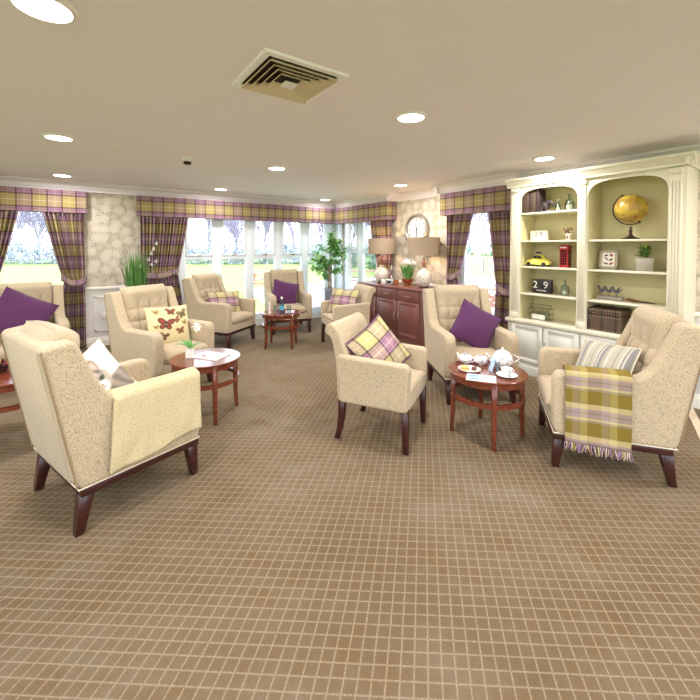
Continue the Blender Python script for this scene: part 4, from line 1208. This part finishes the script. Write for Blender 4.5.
# globe
gl = thing('globe', 'antique yellow globe on a dark metal stand', 'globe', (4.40, 1.385, SHZ[2]), 0)
MB().lathe([(.0001, 0), (.075, 0), (.078, .008), (.05, .018), (.028, .028), (.016, .045), (.012, .07), (.018, .082), (.010, .095), (.010, .125), (.0001, .125)], 28).build('stand', 'bronze', gl, smooth=40)
def globe_mat():
    m = NT('globe_map'); n = m.noise(9, 5, None, .6); n2 = m.noise(30, 3)
    c = m.ramp(n, [(.30, s2l((196,168,70))), (.50, s2l((206,178,72))), (.52, s2l((150,112,50))), (.58, s2l((176,150,60))), (.66, s2l((150,70,40)))])
    m.color(m.mix(m.math('MULTIPLY', n2, .25), c, s2l((110,84,40)))); return m.pr(.3)
gc = Vector((0, 0, .30)); gr = .137; TILT = Matrix.Rotation(R(-28), 4, 'X')
MB().lathe([(.0001 if k in (0, 24) else gr*math.sin(PI*k/24), -gr*math.cos(PI*k/24)) for k in range(25)], 40, M4=Matrix.Translation(gc) @ TILT).build('sphere', globe_mat(), gl, smooth=80)
m = MB()
path = [gc+TILT @ Vector((0, (gr+.018)*math.sin(R(a)), (gr+.018)*math.cos(R(a)))) for a in range(0, 181, 12)]
m.tube(path, .006, 8); m.tube([path[0], gc+TILT @ Vector((0, 0, gr))], .005, 8); m.tube([path[-1], gc-TILT @ Vector((0, 0, gr))], .005, 8)
for p in (path[0], path[-1]): m.lathe([(.0001, -.012), (.012, 0), (.0001, .012)], 10, p)
m.build('meridian_arm', 'bronze', gl, smooth=50)
# picture frame
pf = thing('picture_frame', 'grey picture frame with red and black print, right bay', 'picture frame', (4.43, 1.585, SHZ[1]), 0)
Mt = Matrix.Rotation(R(8), 4, 'Y')
m = MB(); w, h, t = .085, .20, .028
for a in ((-w, w, 0, t), (-w, w, h-t, h), (-w, -w+t, 0, h), (w-t, w, 0, h)): m.box(-.012, .006, a[0], a[1], a[2], a[3], Mt)
m.build('frame', plain('frame_grey', (170,158,134), .5, var=.2, nscale=60), pf, bevel=.002, seg=1)
def marks(u, v):
    w_ = s2l((236,230,220)); col = w_
    for i, (cx, cy, a, b, r, c) in enumerate(((.3, .8, .16, .07, 20, 0), (.7, .82, .14, .09, -20, 1), (.35, .55, .2, .05, -30, 0), (.7, .5, .15, .08, 30, 0), (.3, .22, .2, .06, -10, 0), (.72, .22, .16, .08, 25, 1))):
        col = mixc(col, s2l((150,40,40)) if c else s2l((84,60,60)), ell(u, v, cx, cy, a, b, r))
    return col
m = MB(); m.grid(lambda u, v: Mt @ Vector((-.004, w-t-(2*(w-t))*u, t+(h-2*t)*v)), 24, 28, None, marks); m.build('print', 'gloss_print', pf)
m = MB().box(-.003, .003, -w+.005, w-.005, .005, h-.005, Mt); m.prism([(.0, 0), (.05, 0), (.02, .12)], -.01, .01, 'y'); m.build('backing', 'bronze', pf)
# plant in galvanised pot
gp = thing('potted_plant', 'small green plant in a grey square metal pot, right bay', 'plant', (4.42, 1.275, SHZ[1]), 15)
m = MB(); a, b = .062, .072
A = [m.bm.verts.new((x*a, y*a, 0)) for x, y in ((-1, -1), (1, -1), (1, 1), (-1, 1))]; B = [m.bm.verts.new((x*b, y*b, .13)) for x, y in ((-1, -1), (1, -1), (1, 1), (-1, 1))]
C2 = [m.bm.verts.new((x*(b-.006), y*(b-.006), .13)) for x, y in ((-1, -1), (1, -1), (1, 1), (-1, 1))]; D2 = [m.bm.verts.new((x*(b-.008), y*(b-.008), .11)) for x, y in ((-1, -1), (1, -1), (1, 1), (-1, 1))]
m.face(A[::-1]); m.face(D2)
for P, Q in ((A, B), (B, C2), (C2, D2)):
    for i in range(4): m.face([P[i], P[(i+1) % 4], Q[(i+1) % 4], Q[i]])
m.build('plant_pot', plain('galvanised', (172,166,152), .4, .3, var=.15, nscale=40), gp, bevel=.002, seg=1)
m = MB()
for k in range(150):
    a, e = random.random()*6.28, random.uniform(10, 85); r_ = .035*random.random(); z = .12+.10*random.random()
    leaf(m, (r_*math.cos(a), r_*math.sin(a), z), (math.cos(a), math.sin(a), math.tan(R(e))), random.uniform(.04, .08), .018, .3, seg=3, mi=int(random.random() < .25))
m.build('leaves', ['leaf', plain('leaf_yel', (190,196,90), .5)], gp, smooth=60, fixn=False)
# birds ornament
bi = thing('bird_ornament', 'three dark birds standing on a grey wooden base', 'ornament', (4.41, 1.56, SHZ[0]), 0)
m = MB(); m.prism(rounded([(-.12, .012), (-.095, 0), (.095, 0), (.12, .012), (.115, .04), (-.115, .04)], .01), -.028, .028, 'x'); m.build('base', plain('drift', (150,142,132), .7, var=.2, nscale=50), bi, bevel=.003, seg=1)
for k in (-1, 0, 1):
    m = MB(); y = k*.065
    m.tube([(0, y, .04), (0, y+.004, .075)], .0018, 5); m.tube([(.008, y+.006, .04), (.006, y+.006, .075)], .0018, 5)
    m.tube([(0, y-.045, .125), (0, y-.03, .108), (0, y-.008, .088), (0, y+.015, .09), (0, y+.027, .112), (0, y+.034, .132), (0, y+.046, .134), (0, y+.058, .130)], [.003, .007, .015, .015, .009, .011, .007, .0015], 10)
    m.tube([(-.004, y+.0, .10), (-.004, y-.02, .13), (-.004, y-.03, .145)], [.008, .008, .002], 6)
    m.build('bird', plain('bird%d' % (k+1), (84,84,90), .6), bi, smooth=60)
# driftwood / pen
pn = thing('decorative_branch', 'brown carved branch lying on the shelf above the trunk', 'ornament', (4.39, 1.29, SHZ[0]), 0)
MB().tube([(0, .125, .022), (0, .09, .026), (-.01, .05, .02), (0, .0, .016)], [.006, .013, .012, .008], 10).build('carved_end', plain('carved', (96,50,36), .5, var=.3, nscale=60), pn, smooth=60)
MB().tube([(0, 0, .016), (.01, -.06, .012), (0, -.125, .008)], [.008, .007, .003], 8).build('shaft', 'bronze', pn, smooth=60)
# trunk
tk = thing('trunk', 'old brown studded leather trunk on the bookcase counter', 'trunk', (4.405, 1.575, .628), 0)
lm = plain('leather', (86,66,50), .6, var=.35, nscale=25)
hd = .13; bx('body', lm, -hd, hd, -.165, .165, 0, .165, tk, bevel=.006); bx('lid', lm, -hd-.004, hd+.004, -.169, .169, .168, .225, tk, bevel=.010)
m = MB()
for y in (-.12, 0, .12): m.box(-hd-.006, hd+.006, y-.012, y+.012, .002, .1655); m.box(-hd-.009, hd+.009, y-.012, y+.012, .168, .229)
m.build('strap', plain('strap', (60,44,34), .5, var=.3), tk, bevel=.002, seg=1)
m = MB()
for k in range(14):
    for z in (.012, .15, .18, .215): m.lathe([(.0001, .004), (.004, .002), (.005, 0)], 6, M4=Matrix.Translation((-hd-.003 if z < .16 else -hd-.006, -.155+k*.0238, z)) @ RY)
st_ = m.build('stud', 'nickel', tk); st_['kind'] = 'stuff'

# ------------------------------------------------------------------ floor plants
gp = thing('grass_plant', 'tall green grass plant in a pot behind the butterfly chair', 'plant', (.68, 6.22, 0))
MB().lathe([(.0001, 0), (.12, 0), (.15, .35), (.16, .55), (.15, .55), (.14, .5), (.0001, .5)], 24).build('plant_pot', 'white', gp, smooth=50)
m = MB()
for k in range(260):
    a, r_ = random.random()*6.28, .07*random.random()**.5; e = random.uniform(78, 89.5)
    L = random.uniform(.55, .98)
    leaf(m, (r_*math.cos(a), r_*math.sin(a), .5), (math.cos(a)*math.cos(R(e)), math.sin(a)*math.cos(R(e)), math.sin(R(e))), L, .012, .03, seg=4, mi=k % 2)
m.build('grass_blades', ['grass_leaf', 'leaf'], gp, fixn=False)['kind'] = 'stuff'
m = MB()
for k, (dx, h) in enumerate(((-.20, 1.42), (-.26, 1.36), (-.08, 1.5))): m.tube([(0, 0, .5), (dx*.3, 0, .9), (dx, 0, h)], [.004, .003, .001], 5)
m.build('twig', 'bronze', gp)
m = MB(); m.tube([(.03, 0, .5), (.08, -.02, 1.0), (.15, -.02, 1.25), (.22, -.02, 1.44), (.27, -.02, 1.52)], [.003]*5, 5); m.tube([(.02, 0, .5), (.16, -.03, 1.0), (.26, -.03, 1.26)], .003, 5)
m.build('flower_stem', 'leaf', gp)
for p in ((.27, -.03, 1.53), (.235, -.03, 1.45), (.20, -.03, 1.38), (.17, -.03, 1.30), (.20, -.04, 1.22), (.26, -.04, 1.27), (.05, -.04, 1.2)):
    m = MB()
    for k in range(5): a = 2*PI*k/5; leaf(m, p, (math.cos(a), -.3, math.sin(a)), .036, .03, .05, seg=3)
    m.build('orchid_bloom', 'petal', gp, weld=True, fixn=False)

ft = thing('indoor_tree', 'green leafy indoor tree in a grey pot in the bay corner', 'plant', (4.03, 6.24, 0))
MB().lathe([(.0001, 0), (.10, 0), (.105, .02), (.115, .62), (.125, .63), (.125, .66), (.11, .66), (.105, .6), (.0001, .6)], 28).build('plant_pot', plain('grey_pot', (150,156,168), .5), ft, smooth=50)
m = MB()
for k in range(4):
    a = k*PI/2+.4
    m.tube([(.03*math.cos(a+t*2.5), .03*math.sin(a+t*2.5), .6+.6*t) for t in [i/8 for i in range(9)]], [.011]*9, 7)
brs = []
for k in range(38):
    z = random.uniform(.82, 1.62); a = random.random()*6.28; L = (.40 if z < 1.35 else .30)*random.uniform(.6, 1)
    p = Vector((0, 0, z)); q = p+Vector((math.cos(a)*L, math.sin(a)*L, random.uniform(.05, .2))); brs.append((p, q))
    m.tube([p, (p+q)/2+Vector((0, 0, .02)), q], [.005, .003, .0015], 5)
m.tube([(0, 0, 1.1), (0.01, 0, 1.4), (0, 0, 1.72)], [.012, .008, .003], 6)
m.build('trunk', 'stem', ft, smooth=60)
m = MB()
for p, q in brs:
    for j in range(28):
        t = random.uniform(.3, 1.05); c = p+(q-p)*t; a = random.random()*6.28; e = random.uniform(-35, 50)
        leaf(m, c, (math.cos(a), math.sin(a), math.tan(R(e))), random.uniform(.09, .14), .042, .25, seg=3, mi=random.random() < .45)
for j in range(60):
    a = random.random()*6.28; leaf(m, (0, 0, random.uniform(1.45, 1.74)), (math.cos(a), math.sin(a), random.uniform(.2, 1.5)), .09, .028, .2, seg=3, mi=1)
m.build('foliage', ['leaf', 'leaf_light'], ft, fixn=False)

# ------------------------------------------------------------------ outside
def ground_mat(name, c0, c1, scale):
    m = NT(name); m.color(m.ramp(m.noise(scale, 5, None, .65), [(.35, s2l(c0)), (.65, s2l(c1))])); return m.pr(.95)
GZ = -.12
o = MB(); o.box(-60, 90, YB+T+.001, 60, GZ-.2, GZ); o.box(XR+T+.001, 90, -30, YB+T+.001, GZ-.2, GZ); o.box(-60, XL-T-.001, -30, YB+T+.001, GZ-.2, GZ); o.box(XL-T-.001, XR+T+.001, -30, YR-T-.001, GZ-.2, GZ)
tag(o.build('lawn', ground_mat('lawn_grass', (150,172,82), (182,200,108), 2.5)), 'green lawn beyond the windows', 'lawn', kind='structure')
o = MB(); o.prism([(2.4, 7.0), (4.0, 9.0), (5.0, 13.5), (16, 16), (18, 2), (4.9, -6), (4.9, 7.0)], GZ, GZ+.02, 'z')
tag(o.build('patio', ground_mat('paving', (214,208,200), (226,222,214), 4)), 'pale patio outside the bay window', 'patio', kind='structure')
# bare trees
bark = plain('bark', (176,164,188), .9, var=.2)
def bare_tree(seed, H):
    rnd = random.Random(seed); mb = MB()
    def br(p, d, L, r, depth):
        q = p+d*L; mb.tube([p, q], [max(r, .016), max(r*.68, .013)], 4 if depth > 3 else 3, cap=False)
        if depth == 0: return
        for k in range(4 if depth < 5 else 5):
            nd = (d+Vector((rnd.uniform(-1, 1), rnd.uniform(-1, 1), rnd.uniform(-.1, .6)))*.66).normalized()
            br(p+d*L*rnd.uniform(.35, 1), nd, L*rnd.uniform(.6, .82), r*.58, depth-1)
    br(Vector((0, 0, 0)), Vector((0, 0, 1)), H*.24, H*.012, 5)
    return mb
protos = []
for i in range(4):
    o = bare_tree(10+i, 13).build('bare_tree', bark, None, fixn=False); tag(o, 'x', 'tree', 'bare trees beyond the lawn'); protos.append(o)
def far(u, d): return (d*(.5864+.81*u), d*(.81-.5864*u))
tpos = [far(-1.05+.075*i, 39+2.5*math.sin(i*2.3)) for i in range(16)] + [(27, 20), (30, 26), (29, 12), (24, 30)]
for i, (x, y) in enumerate(tpos):
    o = protos[i] if i < 4 else protos[i % 4].copy()
    if i >= 4: C.objects.link(o)
    o.location = (x, y, GZ); o.rotation_euler.z = i*1.3; o.scale = (1, 1, .8+.3*((i*7) % 5)/5)
    o['label'] = 'bare leafless tree standing in the row beyond the lawn'
def bush(seed, w, h, n, mats):
    rnd = random.Random(seed); mb = MB()
    for k in range(n):
        a, e, r_ = rnd.random()*6.28, rnd.random()*PI/2, .75+.3*rnd.random()
        p = Vector((w*r_*math.cos(a)*math.cos(e), w*r_*math.sin(a)*math.cos(e), h*r_*math.sin(e)*(.8+.2*math.sin(a*3))))
        leaf(mb, p, (rnd.uniform(-1, 1), rnd.uniform(-1, 1), rnd.uniform(-.5, 1)), .30, .16, .1, seg=2, mi=rnd.random() < .5)
    return mb.build('shrub', mats, None, fixn=False)
hm = [plain('hedge_hazed1', (178,190,196), .8, var=.25, nscale=3), plain('hedge_hazed2', (204,204,218), .8, var=.3, nscale=3)]  # faint bluish haze put into the leaf colours of the far hedge
gm = [plain('hedge3', (120,150,128), .8, var=.3, nscale=3), plain('hedge4', (160,182,160), .8, var=.3, nscale=3)]
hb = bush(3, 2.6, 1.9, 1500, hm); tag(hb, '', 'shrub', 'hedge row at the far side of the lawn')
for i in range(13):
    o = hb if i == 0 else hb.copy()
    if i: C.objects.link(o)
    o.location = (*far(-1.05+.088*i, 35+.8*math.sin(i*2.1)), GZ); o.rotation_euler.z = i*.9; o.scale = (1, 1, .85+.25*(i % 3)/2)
    o['label'] = 'haze-tinted shrub in the hedge row at the far side of the lawn'
gb = bush(5, 1.6, 2.2, 1100, gm); tag(gb, '', 'shrub', 'green shrubs beyond the patio')
for i, (x, y) in enumerate(((17, 19), (19.5, 16), (20.5, 12.5), (21, 9), (18.8, 22), (16, 24), (21, 5.5))):
    o = gb if i == 0 else gb.copy()
    if i: C.objects.link(o)
    o.location = (x, y, GZ); o.rotation_euler.z = i; o['label'] = 'green shrub growing beyond the patio fence'
    o.scale = (1, 1, 1.15)
# timber fence at the patio edge
fc = thing('timber_fence', 'pale timber fence at the far side of the patio', 'fence', (16.2, 0, GZ+.02))
fw = plain('pale_timber', (206,176,150), .8, var=.15, nscale=4)
m = MB()
for k in range(60): y = 2+k*.2; m.box(0, .03, y, y+.14, .05, 1.1)
m.build('fence_boards', fw, fc)
for k in range(7): bx('post', fw, .03, .12, 2+k*2, 2.1+k*2, 0, 1.25, fc)
# picnic tables
def picnic():
    root = thing('picnic_table', '', 'garden table', (0, 0, GZ+.02))
    wm = plain('garden_timber', (196,150,130), .8, var=.15, nscale=8)
    m = MB()
    for k in range(5): m.box(-.8, .8, -.36+k*.146, -.36+k*.146+.13, .70, .735)
    m.build('tabletop', wm, root)
    for sy in (1, -1):
        m = MB()
        for k in range(2): m.box(-.8, .8, sy*.72-.13+k*.14, sy*.72-.01+k*.14, .42, .455)
        m.build('bench', wm, root)
    for x in (-.6, .6):
        for sy in (1, -1):
            m = MB(); m.prism([(sy*.2, .70), (sy*.3, .70), (sy*.72, 0), (sy*.62, 0)], x-.03, x+.03, 'x'); m.build('leg', wm, root)
        bx('crossbar', wm, x+.03, x+.07, -.82, .82, .34, .42, root)
    return root
pt = picnic()
for i, (x, y, a, lab) in enumerate(((5.3, 11.6, 20, 'wooden picnic table on the patio, seen through the middle bay panes'), (8.2, 10.4, -35, 'wooden picnic table seen through the side window behind the indoor tree'), (10.6, 11.3, 60, 'wooden picnic table seen through the window nearest the left lamp'), (7.4, 4.6, 10, 'wooden picnic table outside the narrow window'))):
    o = pt if i == 0 else copy_tree(pt); place(o, (x, y, GZ+.02), a, lab, 'picnic tables on the patio')
# small sapling with stake outside the left window
sp = thing('sapling', 'young staked sapling on the lawn outside the left window', 'tree', (-1.2, 9.6, GZ))
MB().tube([(0, 0, 0), (0, 0, 1.1)], .018, 6).build('stake', 'bronze', sp)
m = MB()
for k in range(40): a = random.random()*6.28; leaf(m, (0, 0, random.uniform(.05, .25)), (math.cos(a), math.sin(a), .5), .2, .07, .2, seg=3)
m.build('leaves', 'leaf', sp, fixn=False)

# ------------------------------------------------------------------ light and camera
w = bpy.data.worlds.new('overcast_sky'); bpy.context.scene.world = w; w.use_nodes = True
nt = w.node_tree; bg = nt.nodes['Background']
tc_ = nt.nodes.new('ShaderNodeTexCoord'); sp_ = nt.nodes.new('ShaderNodeSeparateXYZ'); cr_ = nt.nodes.new('ShaderNodeValToRGB')
nt.links.new(tc_.outputs['Generated'], sp_.inputs[0]); nt.links.new(sp_.outputs[2], cr_.inputs[0]); nt.links.new(cr_.outputs[0], bg.inputs[0])
cr_.color_ramp.elements[0].position = 0; cr_.color_ramp.elements[0].color = (.86, .94, 1, 1)
cr_.color_ramp.elements[1].position = .8; cr_.color_ramp.elements[1].color = (.62, .78, 1, 1)
bg.inputs[1].default_value = 4.6

sc = bpy.context.scene
cam = bpy.data.cameras.new('camera'); co = bpy.data.objects.new('camera', cam); C.objects.link(co); sc.camera = co
co.location = (0, 0, 1.49); co.rotation_euler = (R(90-1.5), 0, R(-35.9))
cam.sensor_width = 36; cam.lens = 377/700*36; cam.shift_y = -(350-255.87)/700; cam.clip_start = .05; cam.clip_end = 300
sc.view_settings.view_transform = 'Standard'; sc.view_settings.look = 'None'; sc.view_settings.gamma = 1; sc.view_settings.exposure = .15
sc.view_settings.use_curve_mapping = False
sc.cycles.use_denoising = True; sc.cycles.max_bounces = 10; sc.cycles.diffuse_bounces = 6; sc.cycles.transparent_max_bounces = 16
sc.cycles.sample_clamp_indirect = 8
